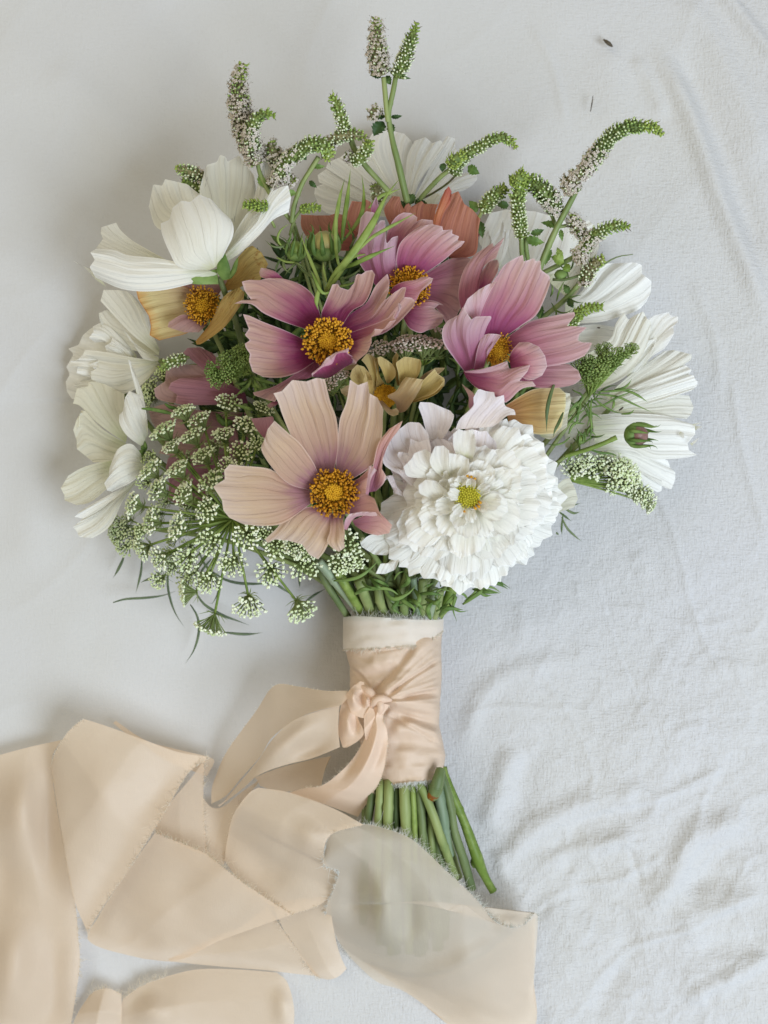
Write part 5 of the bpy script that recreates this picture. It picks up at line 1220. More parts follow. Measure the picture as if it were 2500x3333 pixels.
t_ = bud('plump green cream bud cupped in bracts, left of the thread leaves', 'B', 325, 935, 92, 430, (-.1, -1), 'budcream', 9, blen=1.5)
stem2(t_, 'B', '325,1010 320,1120 340,1250', [410, 400, 380], 7, 'stem')
t_ = bud('small green bud with spread bracts beside the plump bud', 'B', 130, 970, 62, 420, (.2, -1), 'bright', 8, blen=2.2)
stem2(t_, 'B', '120,1020 180,1100 300,1180', [400, 390, 370], 5, 'stem')
blade('bract', t_, M['bright'], path3('60,960 10,900 20,840 60,800 95,785', 'B', [430, 440, 430], 12), 4, .3)
blade('bract', t_, M['bright'], path3('0,1010 60,1040 140,1050 200,1085', 'B', [430, 430, 420], 12), 4, .3)
t_ = bud('little green bud cluster at the right of the double white flower', '6', 135, 1610, 34, 300, (.1, -1), 'bright', 7, blen=2.4)
stem2(t_, '6', '130,1640 80,1690 0,1740', [295, 290, 280], 5, 'stem')

def spray(label, c, items, zs, mat, wd, cat='leaves', group=None, name='leaf_spray'):
    t_ = thing(name, label, cat, group=group)
    for it in items:
        zz = zs if isinstance(it, str) else it[1]; s_ = it if isinstance(it, str) else it[0]
        blade('leaf', t_, M[mat], path3(s_, c, zz, 14), wd * rng.uniform(.85, 1.15), .3)
    return t_
spray('dark thread leaves trailing over the sheet below the large white umbel', 'F',
      ['445,1060 430,1100 405,1150 380,1192', '545,1080 540,1150 525,1220 508,1282', '660,1150 600,1190 560,1205 535,1218', '380,1330 450,1310 560,1303 660,1290 745,1262', '730,1070 695,1150 695,1260 730,1380 790,1476',
       '820,1340 860,1410 868,1500 840,1600 788,1682', '850,1270 900,1340 1000,1400 1080,1430 1160,1460', '1010,1498 1100,1508 1170,1508 1232,1500', '940,1150 1020,1200 1130,1222 1330,1220', '870,1040 900,1110 960,1180 985,1240 950,1330 920,1330',
       '1460,1340 1520,1290 1590,1250', '940,1080 880,1160 860,1260', '1440,1150 1440,1200 1442,1250', '1240,1180 1360,1260 1400,1290'], [70, 60, 40], 'greybl', 4.2)
spray('thread leaves fanning right from the unripe green umbel', '6',
      ['230,1215 440,1240 600,1310 770,1387', '420,1180 500,1165 545,1130 572,1083', '270,1200 430,1190 560,1178 652,1202', '480,1185 560,1200 640,1240 712,1292', '200,1335 330,1310 440,1250 560,1200 625,1160', '240,1235 300,1300 400,1360 500,1392',
       '225,1250 215,1400 225,1500 205,1665', '415,1255 415,1310 395,1360', '60,1180 150,1250 0,1400', '150,1250 60,1330 20,1380', '90,1290 110,1400 80,1500', '0,1500 100,1400 200,1330', '30,1560 60,1490 140,1430', '130,1250 120,1350 60,1440',
       '480,1390 560,1380 595,1345'], [320, 330, 320], 'fern', 4)
spray('two narrow grass blades standing in front of the streaked yellow flower', '5', ['1455,0 1420,100 1395,220 1392,370', '1512,225 1480,300 1450,360 1440,405'], [470, 500, 480], 'stemdark', 6)
spray('fine leaf threads poking out right of the double white flower', '5', ['1480,930 1560,900 1640,880', '1500,900 1580,950 1640,940', '1500,980 1540,1060 1600,1120 1650,1158', '1460,1090 1480,1110', '1480,940 1570,1010', '1510,960 1500,1060 1505,1110'], [160, 150, 120], 'stemdark', 4)
spray('feathery green threads showing under the lower right of the double white flower', '5',
      ['850,1400 930,1470 1010,1490 1070,1530', '900,1430 980,1420 1060,1450 1140,1500', '940,1400 1000,1390 1060,1400', '880,1450 960,1500 1060,1528', '900,1480 860,1540 790,1590', '960,1420 1030,1440 1110,1500', '700,1500 800,1540 830,1600', '1000,1400 1040,1440 1060,1470', '870,1480 940,1540 1000,1545'], [250, 240, 200], 'fern', 4.5)
spray('curly green leaves in front of the stems above the ribbon', 'I',
      ['300,200 420,190 520,150 640,40', '500,200 560,250 700,260 800,330', '740,270 760,350 730,400 800,450', '640,200 720,330 840,290 900,220', '900,300 1000,290 1100,310', '780,250 840,200 800,120', '830,330 900,360 960,420', '760,260 800,340 880,400 860,460',
       '1040,420 1100,380 1180,300 1160,400 1190,500', '880,260 920,330 880,420', '560,170 620,240 660,260', '1060,450 1120,400 1240,410', '1230,370 1300,320 1400,250 1460,180', '1300,260 1400,280 1500,290', '1350,230 1450,210 1560,260', '700,240 620,200 560,180',
       '960,330 1040,360 1080,300', '450,300 520,260 600,270', '1000,480 980,400 1040,330'], [340, 380, 360], 'fern', 7)
rg = np.random.default_rng(77)
def curls(n, x0, x1, y0, y1, L0, L1, up=.5):
    out = []
    for i in range(n):
        x, y = rg.uniform(x0, x1), rg.uniform(y0, y1); a_ = rg.uniform(0, 6.283); L_ = rg.uniform(L0, L1); c_ = rg.uniform(-1.4, 1.4); p_ = ['%.0f,%.0f' % (x, y)]
        for j in range(3):
            x += math.cos(a_) * L_ / 3; y += math.sin(a_) * L_ / 3; a_ += c_ * .6; p_.append('%.0f,%.0f' % (x, y))
        out.append(' '.join(p_))
    return out
spray('tangle of fine feathery leaf threads under the double white flower above the ribbon', 'I', curls(15, 700, 1130, 190, 400, 90, 210), [330, 372, 350], 'fern', 3.0)
spray('tangle of fine leaf threads round the stalk of the unripe green umbel', '6', curls(22, 10, 260, 1250, 1640, 110, 260), [280, 310, 290], 'fern', 3.2)
spray('wispy leaf threads between the mint stems and the right pink flower', 'H', curls(12, 640, 900, 1100, 1400, 90, 190), [260, 300, 280], 'fern', 3.4)
spray('fine dark threads between the buds and the burgundy hearted flower', 'B', curls(20, 60, 520, 860, 1240, 110, 260), [400, 450, 430], 'stemdark', 4)
sp = spray('green sliver of leaf pointing left across the mauve flower', '7', ['680,1080 760,1085 860,1105 960,1130 1010,1150', '870,1040 920,1070 1000,1080'], [330, 330, 320], 'fern', 7)
spray('curled fern threads below the burgundy hearted flower', '1',
      ['150,1050 160,1120 240,1160 380,1150', '160,1040 120,1120 60,1180 0,1230', '170,1060 200,1130 300,1170', '10,1110 80,1110 150,1060', '150,1040 220,1080 340,1110 400,1120', '60,1190 130,1120 160,1040', '20,1290 120,1320 200,1345', '170,1080 190,1180 160,1250'], [400, 430, 400], 'fern', 6)

# dark leafy mass inside the bouquet
bags_ = {'leaf': Bag(), 'fern': Bag(), 'stemdark': Bag()}
rg = np.random.default_rng(5)
outline_c = (1150, 1230)
def inside(x, y):
    return ((x - 1180) / 560) ** 2 + ((y - 1260) / 470) ** 2 < 1 and not (x < 700 and y > 1500) and y > 760 + .0 * x
for i in range(1500):
    a, q_ = rg.uniform(0, 6.283), math.sqrt(rg.random())
    x, y = 1190 + 520 * q_ * math.cos(a), 1290 + 500 * q_ * math.sin(a)
    if x > 1800 or x < 640 + max(0, y - 1350) * .9 or y < 850: continue
    if y > 1690 and not (1040 < x < 1560): continue
    zc = rg.uniform(60, 330) * (1 - .3 * q_)
    ang = math.atan2(y - 2000, x - 1290) + rg.normal(0, .8)
    L_ = rg.uniform(50, 130)
    e = np.array([math.cos(ang) * L_, math.sin(ang) * L_, rg.uniform(-20, 40)])
    s_ = np.array([-e[1], e[0], 0]) * rg.uniform(-.35, .35)
    p = catmull(np.array([[x, y, zc], np.array([x, y, zc]) + e * .5 + s_, np.array([x, y, zc]) + e]), 7)
    addblade(bags_[rg.choice(['leaf', 'leaf', 'fern'])], p, rg.uniform(4, 15), .25)
mass = bags_['leaf'].build('foliage', None, M['leaf'], kind='stuff'); mass['label'] = 'dense dark green leaves filling the gaps between the flowers'; mass['category'] = 'foliage'
bags_['fern'].build('fern_thread', mass, M['fern'], kind='stuff')

ORD = ['first', 'second', 'third', 'fourth', 'fifth', 'sixth', 'seventh', 'eighth', 'ninth', 'tenth', 'eleventh', 'twelfth', 'thirteenth', 'fourteenth']
ROWN = [1, 2, 4, 5, 7, 9, 10, 12, 0, 3, 6, 8, 11]
NECKN = [0, 1, 2, 5, 6, 7, 8, 9, 10, 11, 12, 13, 4, 3]
# bare stems without a head in view, cut at the bottom
for i in range(6):
    k = 40 + i
    t_ = thing('cut_stem', 'plain cut green stem bound in the middle of the handle', 'stem', group='cut stems in the handle')
    a = 2 * math.pi * i / 6
    add_stem(t_, 1280 + 260 * math.cos(a) * .9, 1500 + 110 * math.sin(a), 260 + 90 * math.sin(a * 2), k, 11 + (i % 3), ('stem', 'stemdark', 'stemblue')[i % 3])
def lone(label, s, zs, r, mat, c='K', collar=None):
    t_ = thing('cut_stem', label, 'stem')
    tube('stem', t_, M[mat], path3(s, c, zs, 30), r, 12)
    if collar:
        p0 = np.array([*pts(collar[0], c)[0], collar[1]]); V, F = ICO1
        bb = Bag(); bb.add(p0 + V * collar[2], F[:, ::-1]); bb.build('node', t_, M[mat])
    return t_
lone('bright green cut stem splayed furthest right, with a swollen node near its end', '895,80 915,140 960,250 1020,390 1080,560 1110,640 1140,700 1170,750', [150, 150, 120, 60, 34], [15, 15, 15, 15, 16, 19, 14, 13], 'bright', collar=('1078,590', 80, [20, 22, 19]))
lone('thick green stem crossing diagonally in front of the others below the ribbon', '745,100 765,160 800,220 860,380 920,540 965,680', [170, 240, 250, 240, 190, 140], [13, 14, 14, 13], 'stem')
lone('grey green stem below the lower right corner of the ribbon', '860,90 870,170 885,260 905,400 935,560', [160, 215, 210, 160], [17, 17, 16], 'stemblue')
lone('dark green stem ending just left of the splayed one', '890,110 930,250 960,420 1010,580 1050,740', [190, 190, 150, 90], [14, 14, 15, 15], 'stemdark')
for i, (x0_, x1_, zt, mt, rr_) in enumerate(((520, 470, 230, 'stemdark', 13), (560, 545, 250, 'stem', 14), (605, 600, 258, 'stem', 16), (645, 650, 240, 'stemdark', 11), (690, 705, 262, 'stem', 17), (735, 752, 250, 'bright', 10), (770, 800, 240, 'stemdark', 13), (820, 850, 215, 'stem', 13), (480, 478, 190, 'stemdark', 12), (580, 640, 205, 'stemdark', 19), (665, 760, 215, 'stemdark', 19), (715, 850, 200, 'stemdark', 18), (790, 905, 190, 'stemdark', 18))):
    t_ = thing('cut_stem', '%s straight green stem from the left between the ribbon band and the sheer tail' % ORD[ROWN[i]], 'stem', group='row of stems below the band')
    tube('stem', t_, M[mt], path3('%d,90 %d,190 %d,380 %d,700 %d,%d' % (x0_, x0_, (x0_ + x1_) / 2, x1_, x1_ + 12 * (i % 3), (920, 1030, 1085, 1050, 1078, 1020, 1064, 1040, 850, 1080, 1090, 1060, 1000)[i]), 'K', [150, zt - 14, zt - 24, 150, 40], 22), rr_, 10)
for i, (s_, zs, rr_, mt) in enumerate((('150,-20 230,180 330,350 410,470 480,570', [290, 260, 200], 12, 'stemdark'), ('190,60 300,190 400,310 480,420 550,540', [340, 310, 230], 15, 'stemblue'), ('330,130 400,260 480,390 540,520', [340, 320, 270], 15, 'bright'), ('480,190 520,300 560,400 590,520', [330, 310, 270], 17, 'stem'),
                                      ('620,230 640,350 680,450 700,560', [300, 290, 260], 15, 'stem'), ('690,260 730,380 750,450 770,560', [300, 290, 265], 15, 'stemdark'), ('800,330 810,430 830,560', [310, 300, 268], 13, 'stem'), ('870,180 900,320 910,450 910,560', [320, 310, 262], 14, 'stemblue'),
                                      ('940,190 940,340 945,450 940,560', [330, 310, 258], 14, 'stem'), ('1030,250 1000,400 985,470 970,580', [310, 290, 240], 13, 'stemblue'), ('1065,270 1040,400 1015,480 990,600', [290, 270, 225], 13, 'stem'), ('1165,230 1105,370 1050,450 1000,600', [270, 240, 195], 17, 'bright'), ('560,180 590,300 625,400 650,540', [270, 260, 230], 14, 'stemdark'), ('400,180 450,330 500,420 540,560', [270, 250, 220], 14, 'stemdark'))):
    t_ = thing('neck_stem', '%s smooth green stem from the left fanning out above the ribbon band' % ORD[NECKN[i]], 'stem', group='stems fanning out above the ribbon')
    tube('stem', t_, M[mt], path3(s_, 'I', [zs[0], (zs[0] + zs[1]) / 2 * .95, zs[1] * .70, 110], 18), [rr_, rr_, rr_ * .95], 10)
t_ = thing('broken_stem', 'stubby brown ended stem caught at the lower right edge of the ribbon band', 'stem')
tube('stem', t_, M['stemdark'], path3('1075,1560 1060,1620 1040,1700 1010,1760', 'I', [250, 262, 262, 250], 12), [16, 20, 22, 20], 10)
tube('brown_end', t_, M['antherd'], path3('1020,1735 1000,1765', 'I', [258, 250], 4), [20, 17], 10)

# ================================================================ the ribbon
rib = thing('silk_ribbon', 'peach silk ribbon with frayed edges knotted round the stems, its tails trailing left', 'ribbon')
def col_edges(y):
    yy = [2010, 2030, 2090, 2130, 2170, 2230, 2300, 2360, 2410, 2460, 2510, 2545]
    l = [1116, 1118, 1116, 1128, 1138, 1138, 1150, 1160, 1170, 1185, 1205, 1215]
    r = [1446, 1442, 1438, 1437, 1437, 1436, 1432, 1428, 1440, 1450, 1443, 1456]
    return np.interp(y, yy, l), np.interp(y, yy, r)
nu, nv = 200, 260
yv = np.linspace(2018, 2540, nu)[:, None]
th = np.linspace(0, 2 * math.pi, nv)[None]
lx, rx = col_edges(yv)
cxx, ww = (lx + rx) / 2, (rx - lx) / 2
Xb = cxx + ww * np.cos(th); 
top = np.clip(np.sin(th), 0, 1)
Yb = yv + 0 * th - 6 * np.sin(th) * (yv < 2100) + top * 0
Zb0 = 140 + 122 * np.sin(th)
Yb = Yb + (yv > 2450) * (yv - 2450) / 90 * ((1 - np.cos(th)) * 12 - 4)
qI = lambda s: pts(s, 'I')
FR = [(qI('590,1075 680,980 760,870 860,760 960,660 1080,560'), 15, 22), (qI('560,1050 640,960 740,850 850,700 900,630'), -13, 13), (qI('610,1085 720,1010 850,900 1000,780 1100,700'), 9, 26), (qI('640,1085 780,1050 930,985 1100,960'), 12, 18), (qI('780,1060 900,1015 1090,1010'), -12, 10),
      (qI('660,1110 800,1080 950,1095 1110,1140'), 12, 20), (qI('680,1190 850,1185 1080,1215'), -13, 16), (qI('690,1270 850,1260 1000,1300 1120,1340'), 13, 26), (qI('700,1370 900,1370 1100,1400'), -7, 24), (qI('720,1450 900,1440 1080,1490'), 6, 30),
      (qI('380,700 470,760 600,800 760,780'), 7, 20), (qI('400,640 480,740 600,770'), -8, 12), (qI('420,900 560,880 680,850 760,780'), -9, 18), (qI('380,820 520,850 640,800'), 6, 20), (qI('640,1160 700,1110 760,1090'), -9, 10), (qI('900,560 1000,600 1100,640'), -6, 16),
      (qI('470,540 520,640 530,720'), 5, 8), (qI('540,700 700,680 900,640'), 4, 7), (qI('540,716 700,696 900,656'), -5, 6), (qI('800,1250 900,1200 1060,1170'), 6, 16), (qI('1000,760 1040,860 1090,920'), -6, 18), (qI('600,1560 800,1560 1000,1530 1100,1500'), 5, 14), (qI('650,980 700,940 780,900'), 5, 8), (qI('1000,1330 1060,1390 1080,1480'), 9, 16)]
rg = np.random.default_rng(11)
for i in range(16):
    ye = 640 + i * 50 + rg.uniform(-14, 14); xs_ = rg.uniform(640, 740)
    FR.append((qI('%g,%g %g,%g %g,%g' % (xs_, 1085 + (ye - 1085) * .16, 860, 1085 + (ye - 1085) * .55, 1095, ye)), rg.choice([-1, 1]) * rg.uniform(5, 9.5) * (1 if ye < 1180 else .7), rg.uniform(6, 10)))
for i in range(6):
    FR.append((qI('%g,%g %g,%g %g,%g' % (390, 780 + i * 44, 470, 830 + i * 36, 570, 960 + i * 18)), rg.choice([-1, 1]) * rg.uniform(5, 9), rg.uniform(6, 9)))
Dsp = ridges(Xb, Yb, FR) * np.clip(top * 1.6, 0, 1) + 3.5 * vnoise(Xb / 60, Yb / 34, 12) + 1.5 * vnoise(Xb / 22, Yb / 16, 13)
Gw = np.stack([Xb + Dsp * np.cos(th) * .5, Yb, Zb0 + Dsp * (.3 + .9 * np.abs(np.sin(th)))], -1)
wme = mesh('wrapped_band', P(Gw).reshape(-1, 3), gridfaces(nu, nv), None)
link('wrapped_band', wme, rib, M['silkpink'])
# paler upper layer of the wrap with its raw edge
yv2 = np.linspace(0, 1, 30)[:, None]; th2 = np.linspace(3.0, .12, 140)[None]
lx, rx = col_edges(2030); cxx2, ww2 = (lx + rx) / 2, (rx - lx) / 2
X2 = cxx2 + (ww2 + 3) * np.cos(th2) + 0 * yv2; bot = 2118 - 26 * np.clip((X2 - 1190) / 190, 0, 1) - np.clip((X2 - 1370) / 70, 0, 1) * 40
Y2 = 2012 + (bot - 2012) * yv2 + 6 * np.sin(th2 * 2)
Z2 = 140 + 129 * np.sin(th2) + 5.0 * vnoise(X2 / 46, Y2 / 24, 3) + 3 * (1 - yv2)
link('upper_layer', gridmesh('upper_layer', np.stack([X2, Y2, Z2], -1)), rib, M['silkpale'])

def panel(c, s, z, mat='silk', waves=(), sm=True, nu=70, nv=70, name='ribbon_tail', amp=5, seed=0, **kw):
    a = [pts(q_, c) for q_ in s.split('/')]
    g_ = coons(a[0], a[1], a[2], a[3] if len(a) > 3 else None, nu, nv, sm)
    zz = z
    if not isinstance(z, np.ndarray):
        zz = np.array(z, float)      # 2-D table of heights: rows base..tip, columns left..right
    ru, rv = zz.shape
    uu = np.linspace(0, ru - 1, nu); vv = np.linspace(0, rv - 1, nv)
    tmp = np.stack([np.interp(uu, np.arange(ru), zz[:, j]) for j in range(rv)], 1)
    Z3 = np.stack([np.interp(vv, np.arange(rv), tmp[i]) for i in range(nu)], 0)
    for _ in range(5):   # soften the creases of the table
        Zp = np.pad(Z3, 1, mode='edge'); Z3 = (Zp[1:-1, 1:-1] * 2 + Zp[:-2, 1:-1] + Zp[2:, 1:-1] + Zp[1:-1, :-2] + Zp[1:-1, 2:]) / 6
    Z3 = Z3 + ridges(g_[..., 0], g_[..., 1], [(pts(w_[0], c), w_[1] * 2.3, w_[2]) for w_ in waves], 2.2) + amp * 2.0 * vnoise(g_[..., 0] / 190, g_[..., 1] / 210, seed) + 3.4 * vnoise((g_[..., 0] * .8 + g_[..., 1] * .6) / 62, (g_[..., 1] * .8 - g_[..., 0] * .6) / 260, seed + 2) + 1.3 * vnoise((g_[..., 0] * .5 - g_[..., 1] * .87) / 30, (g_[..., 1] * .5 + g_[..., 0] * .87) / 110, seed + 4)
    G3 = np.concatenate([g_, Z3[..., None]], -1)
    o = link(name, gridmesh(name, G3), rib, M[mat], **kw)
    return o, G3

def fringe(parent, edge, out, n, ln=(8, 20), r=.55, mat='thread', curl=.5):
    """hair fine threads along a raw edge; edge (N,3), out: sign of the side"""
    e = resample(edge, 200); t = np.gradient(e, axis=0); t /= np.linalg.norm(t, axis=1, keepdims=True) + 1e-9
    nrm = np.stack([-t[:, 1], t[:, 0], 0 * t[:, 0]], 1) * out
    b = Bag()
    r *= .9; cl = rng.random(200) ** 2; cl = np.cumsum(cl) / cl.sum()
    for i in range(int(n * 1.7)):
        j = int(np.searchsorted(cl, rng.random()) % 200); L_ = ln[0] * .6 + rng.exponential((ln[1] - ln[0]) * .55)
        p0 = e[j] + rng.normal(0, 1.2, 3) - nrm[j] * 2
        d = nrm[j] + t[j] * rng.normal(0, curl) + [0, 0, rng.normal(.1, .3)]
        d2 = nrm[j] + t[j] * rng.normal(0, curl * 1.6) + [0, 0, rng.normal(0, .4)]
        b.add(*tubegeo([p0, p0 + d * L_ * .5, p0 + d * L_ * .5 + d2 * L_ * .5], [r * 1.3, r, r * .6], 3, cap=False))
    return b.build('frayed_edge', parent, M[mat], kind='stuff')

fl_, _ = None, None
# fringe of the wrap: top, mid layer and bottom
tt = np.linspace(2.6, .35, 60); l_, r_ = col_edges(2020)
fringe(rib, np.stack([(l_ + r_) / 2 + (r_ - l_) / 2 * np.cos(tt), np.full(60, 2016.) + 0 * tt, 140 + 128 * np.sin(tt)], 1), -1, 420, (8, 24), .7, 'threadg')
fringe(rib, np.stack([X2[-1], Y2[-1], Z2[-1]], 1), 1, 260, (6, 18), .7, 'thread')
l_, r_ = col_edges(2540); tt = np.linspace(2.2, .1, 60)
fringe(rib, np.stack([(l_ + r_) / 2 + (r_ - l_) / 2 * np.cos(tt), Gw[-1, (tt / (2 * math.pi) * (nv - 1)).astype(int), 1], 140 + 126 * np.sin(tt)], 1), 1, 340, (8, 20), .7, 'threadg')

# large left band lying on the sheet
o, G = panel('J', '-120,420 60,370 170,335/250,318 225,370 210,430 250,640 290,870 310,1040/-120,1000 -20,1300 100,1560/-120,420 -125,700 -120,1000', [[30, 40, 40], [40, 60, 60]], amp=0) if 0 else (None, None)
o, G = panel('J', '-130,430 -130,700 -130,1000 -130,1300/-130,1560 50,1560 180,1560 290,1545/255,330 214,440 270,800 312,1010 325,1150 330,1280/-130,430 0,392 120,360 255,330',
             [[22, 46, 52, 50], [30, 40, 66, 52], [26, 34, 52, 40], [34, 52, 40, 34], [40, 60, 44, 28]], waves=(('120,400 80,620 100,900', 26, 60), ('200,430 190,700 230,1000', -14, 40), ('-40,700 0,900 -20,1100', -14, 60), ('150,1000 60,1200 40,1560', 22, 60), ('250,1100 230,1300 220,1560', -10, 40)), amp=8, seed=3)
fringe(o, G[:, -1], -1, 200, (6, 16), .6)
# bottom left curl
o, G = panel('J', '285,1560 320,1470/370,1392 400,1370 450,1362 505,1385/500,1560 505,1470', [[20, 60, 30], [30, 80, 40], [24, 40, 34]], amp=3, seed=5)
fringe(o, G[-1], -1, 60, (6, 16), .6)
# bottom middle panel
o, G = panel('J', '500,1570 500,1480 505,1430/512,1402 600,1345 700,1310 830,1282 1000,1284 1150,1296/1215,1570 1222,1450 1195,1340', [[20, 60, 50, 30], [26, 70, 50, 36], [20, 30, 30, 24]], waves=(('560,1400 640,1480 660,1560', 16, 50), ('1150,1340 1180,1450 1180,1560', 12, 30)), amp=6, seed=6)
fringe(o, G[-1][:22], -1, 150, (8, 20), .6)
# strips under the triangle
o, G = panel('J', '700,1250 900,1150 1000,1110/1110,1020 1170,1110 1240,1210 1330,1312/710,1248 900,1268 1100,1285 1220,1300/700,1240 702,1245 705,1250', [[44, 44, 44], [50, 66, 40], [40, 70, 26]], amp=4, seed=7)
o, G = panel('J', '1130,1010 1180,1120 1240,1210 1300,1300/1330,1320 1370,1325 1410,1310 1440,1280/1370,980 1380,1080 1400,1180 1420,1240/1130,1010 1250,990 1370,980', [[80, 90, 110], [60, 80, 80], [22, 40, 30]], mat='silk', amp=4, seed=8)
fringe(o, G[:, 0], 1, 120, (6, 16), .6)
# layers between the flap and the roll
o, G = panel('J', '480,250 600,330 700,360/870,400 890,420 860,480/470,260 520,300 600,350 700,420', [[30, 30], [46, 40], [50, 46]], amp=3, seed=9)
o, G = panel('J', '640,690 700,600 800,480/850,410 845,560 850,700 862,812/650,720 740,760 800,790', [[56, 60], [64, 74], [60, 66]], amp=5, seed=10)
fringe(o, G[-1], -1, 80, (6, 16), .6)
o, G = panel('J', '835,560 845,650 850,740/855,800 880,830 930,850/1085,490 1000,610 950,740/835,560 880,610 930,605 1000,550 1085,490', [[50, 44, 50], [50, 50, 60], [56, 60, 70]], amp=6, seed=11)
fringe(o, G[:, -1], 1, 90, (6, 16), .6)
# triangle panel with the long frayed edge
o, G = panel('J', '365,1120 400,1080 440,1010 540,860/645,715 720,745 850,800 960,885 1080,970 1215,1055/600,1240 740,1246 900,1170 1060,1110/365,1120 370,1165 440,1200 600,1240', [[36, 44, 30], [60, 100, 50], [100, 150, 110]], waves=(('440,1100 560,1150 700,1180', -10, 50), ('700,800 760,950 740,1150', -8, 70)), amp=6, seed=12)
fringe(o, G[-1], -1, 240, (7, 18), .6)
# upper flap
o, G = panel('J', '350,243 330,255 280,300 230,380 213,440/213,440 240,620 280,860 310,1000 368,1140/870,402 780,470 690,620 560,830 430,1020 375,1110/350,243 450,275 600,330 740,380 870,402', [[150, 170, 120], [130, 190, 170], [70, 120, 130]], waves=(('330,270 420,500 400,900', 8, 60), ('760,420 640,560 560,700', -7, 50)), amp=6, seed=14)
fringe(o, G[:, -1], 1, 220, (7, 18), .6)
fringe(o, G[:, 0], -1, 60, (6, 14), .6)
# tail A, from the knot to the left and down
o, G = panel('J', '1440,130 1330,122 1230,105 1140,104/1140,104 1090,170 1000,290 930,400 900,480 880,590/1450,200 1380,205 1270,240 1180,300 1120,330 1060,420/1440,130 1445,160 1450,200', [[290, 300, 300], [240, 270, 260], [120, 160, 130]], mat='silk', waves=(('1400,150 1250,180 1100,300', 14, 36),), amp=6, seed=15) if 0 else (None, None)
o, G = panel('J', '1445,130 1360,126 1240,108/1140,104 1110,140 1060,215 1000,310/1445,185 1350,200 1250,235 1170,290 1120,330/1445,130 1446,185', [[292, 296], [260, 262], [200, 236], [150, 200]], mat='silk', waves=(('1380,150 1280,160 1180,210', 10, 30),), amp=5, seed=15) if 0 else (None, None)
o, G = panel('J', '1445,125 1350,125 1240,108 1140,104 1060,215 960,350 920,420/900,470 880,530 878,595/1410,190 1330,205 1230,245 1130,320 1080,400 1000,490 940,560/1445,125 1440,160 1410,190',
             [[285, 296], [250, 290], [170, 262], [140, 224], [110, 170], [84, 120], [60, 84]], mat='silk', amp=6, seed=16)
fringe(o, G[:, 0], 1, 60, (5, 10), .5)
o, G = panel('J', '1410,188 1320,210 1210,255 1130,330 1060,430/950,560 918,602 905,604/1412,360 1300,405 1200,430 1120,455 1060,485 1010,530/1410,188 1405,280 1412,360', [[296, 286], [290, 270], [262, 240], [180, 190], [90, 110]], mat='silk', waves=(('1380,230 1260,290 1150,380 1040,480', 16, 34), ('1400,320 1280,370 1180,400', -10, 26)), amp=5, seed=17)
# between the loop and tail B: sheer shaded layer
o, G = panel('J', '1060,485 1150,450 1260,420 1370,398/1370,398 1350,450 1335,520/1080,520 1150,545 1240,540 1300,530/1060,485 1070,500 1080,520', [[60, 60], [70, 66], [90, 80]], mat='silk', amp=3, seed=18)
# tail B
o, G = panel('I', '600,1095 555,1200 540,1300 440,1480 300,1620 200,1680 100,1690/-20,1725 150,1780 320,1840 475,1900/705,1095 655,1180 685,1280 688,1400 650,1600 560,1770/600,1095 650,1085 705,1095',
             [[300, 316, 300], [284, 312, 300], [280, 306, 292], [258, 296, 270], [200, 262, 226], [130, 190, 150]], mat='silkpink', waves=(('600,1150 600,1350 520,1560 380,1700', 12, 22), ('650,1250 620,1450 500,1640', -9, 16), ('560,1300 480,1480 300,1680', -6, 14)), amp=4, seed=19, nu=60)
fringe(o, G[:, -1], -1, 140, (4, 10), .5)
fringe(o, G[:, 0], 1, 100, (5, 12), .5)
# loops around the knot
o, G = panel('I', '470,935 420,980 390,1030/400,1080 430,1150 480,1180 520,1190/520,930 530,1000 570,1050 600,1080 560,1130/470,935 490,925 520,930', [[280, 284], [298, 304], [286, 300]], mat='silkpink', waves=(('470,960 440,1040 480,1140', 15, 14), ('510,980 500,1060 530,1120', -9, 9), ('540,1020 540,1080 560,1110', 9, 8)), amp=2, seed=20, name='knot_loop')
o, G = panel('I', '380,1010 345,1140 340,1200/330,1290 360,1380 370,1400 400,1400/470,1120 480,1200 520,1290 480,1350/380,1010 410,1070 470,1120', [[250, 284], [262, 296], [250, 284]], mat='silkpink', waves=(('400,1100 400,1220 420,1350', 12, 18), ('450,1120 460,1230 460,1330', -8, 12)), amp=3, seed=21, name='knot_loop')
o, G = panel('I', '520,1170 520,1250 530,1340/545,1345 560,1300 580,1250/560,1110 590,1130 600,1180/520,1170 540,1140 560,1110', [[300, 306], [306, 312], [296, 300]], mat='silkpink', amp=2, seed=22, name='knot_loop')
kb = Bag()
for s_, r0, zz in (('500,960 560,1000 600,1050 640,1100', [8, 14, 12, 6], 300), ('560,1110 600,1070 640,1050 720,1060', [6, 15, 15, 5], 312), ('600,1030 630,1075 640,1110 620,1170', [5, 13, 13, 6], 316)):
    kb.add(*tubegeo(path3(s_, 'I', [zz - 22, zz, zz - 16], 16), r0, 12))
kb.build('knot', rib, M['silkpink'])
# the roll
o, G = panel('J', '932,830 945,740 970,640 1030,555/1072,528 1200,548 1380,612 1510,682/1212,1056 1350,1000 1405,885 1360,850 1345,790 1380,720/932,830 1000,920 1100,1000 1212,1056',
             [[70, 90, 100], [110, 130, 130], [220, 270, 270], [240, 290, 300]], mat='silk', waves=(('1000,640 1100,760 1260,900 1360,960', 16, 70), ('1300,640 1280,720 1320,830', 14, 50), ('960,800 1100,850 1300,860', -14, 60)), amp=6, seed=23, nu=60, nv=60)
fringe(o, G[0], 1, 60, (5, 12), .5)
fringe(o, G[:, -1], -1, 120, (6, 14), .55)
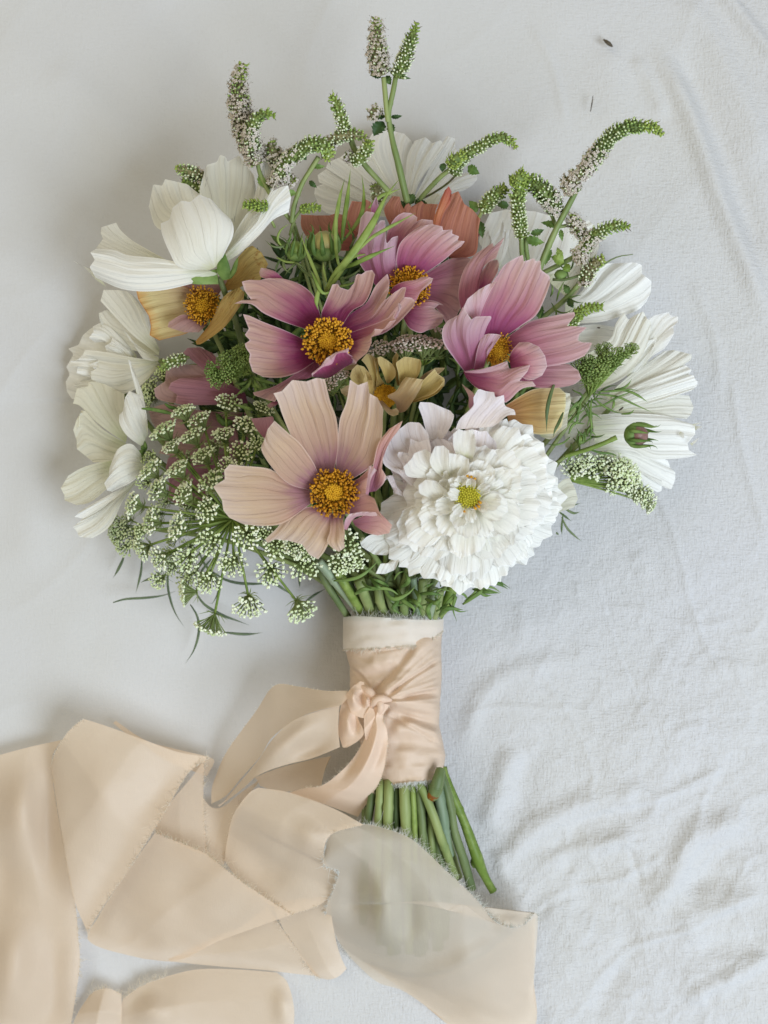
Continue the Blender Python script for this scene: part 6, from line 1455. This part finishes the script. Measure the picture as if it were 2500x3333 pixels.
# sheer end over the stems, in the silk greyed for shade
o, G = panel('K', '262,540 250,600 330,640 280,760 265,860/330,1010 400,1110 540,1230 680,1285 830,1385 980,1480 1370,1480/400,385 520,390 700,450 900,620 1080,790 1170,900 1260,942 1340,925 1405,870 1395,1150/262,540 280,460 330,400 400,385',
             [[262, 280, 300], [270, 300, 300], [250, 310, 290], [200, 290, 240], [120, 240, 180], [60, 150, 110], [30, 80, 80], [20, 40, 50], [16, 30, 30]], mat='sheer', waves=(('450,480 420,700 420,1000', -14, 40), ('560,600 580,800 560,1080', 16, 30), ('700,700 720,900 700,1080', -12, 30), ('560,1120 900,1180 1100,1080 1390,930', 22, 50), ('800,560 1000,800 1020,1050', 12, 50)), amp=6, seed=24, nu=90, nv=70) if 0 else (None, None)
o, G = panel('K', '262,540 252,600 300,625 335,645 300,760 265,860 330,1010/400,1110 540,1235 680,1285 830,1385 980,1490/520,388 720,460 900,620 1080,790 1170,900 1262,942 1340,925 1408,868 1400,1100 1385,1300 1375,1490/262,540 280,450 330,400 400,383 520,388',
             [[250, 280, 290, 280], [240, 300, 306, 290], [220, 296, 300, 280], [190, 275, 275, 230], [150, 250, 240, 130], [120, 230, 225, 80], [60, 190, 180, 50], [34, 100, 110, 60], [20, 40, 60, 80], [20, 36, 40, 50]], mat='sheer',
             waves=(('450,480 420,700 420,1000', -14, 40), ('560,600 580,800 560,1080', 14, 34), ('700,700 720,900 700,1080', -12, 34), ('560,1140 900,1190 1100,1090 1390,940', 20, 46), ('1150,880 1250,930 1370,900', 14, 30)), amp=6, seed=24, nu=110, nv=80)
fringe(o, G[:60, -1], -1, 420, (7, 20), .6, 'threadg')
fringe(o, G[:, 0], 1, 240, (7, 18), .6, 'threadg')
fringe(o, G[0], -1, 120, (6, 16), .6, 'threadg')
# the tail lies doubled at its lower end
o, G = panel('K', '470,1130 700,1210 880,1200/1020,1150 1140,1080 1260,985 1398,885/690,1285 840,1388 980,1486 1374,1486 1388,1200/470,1130 590,1215 690,1285', [[2, 4], [4, 12], [10, 30], [30, 56]], mat='silk', amp=1, seed=25)
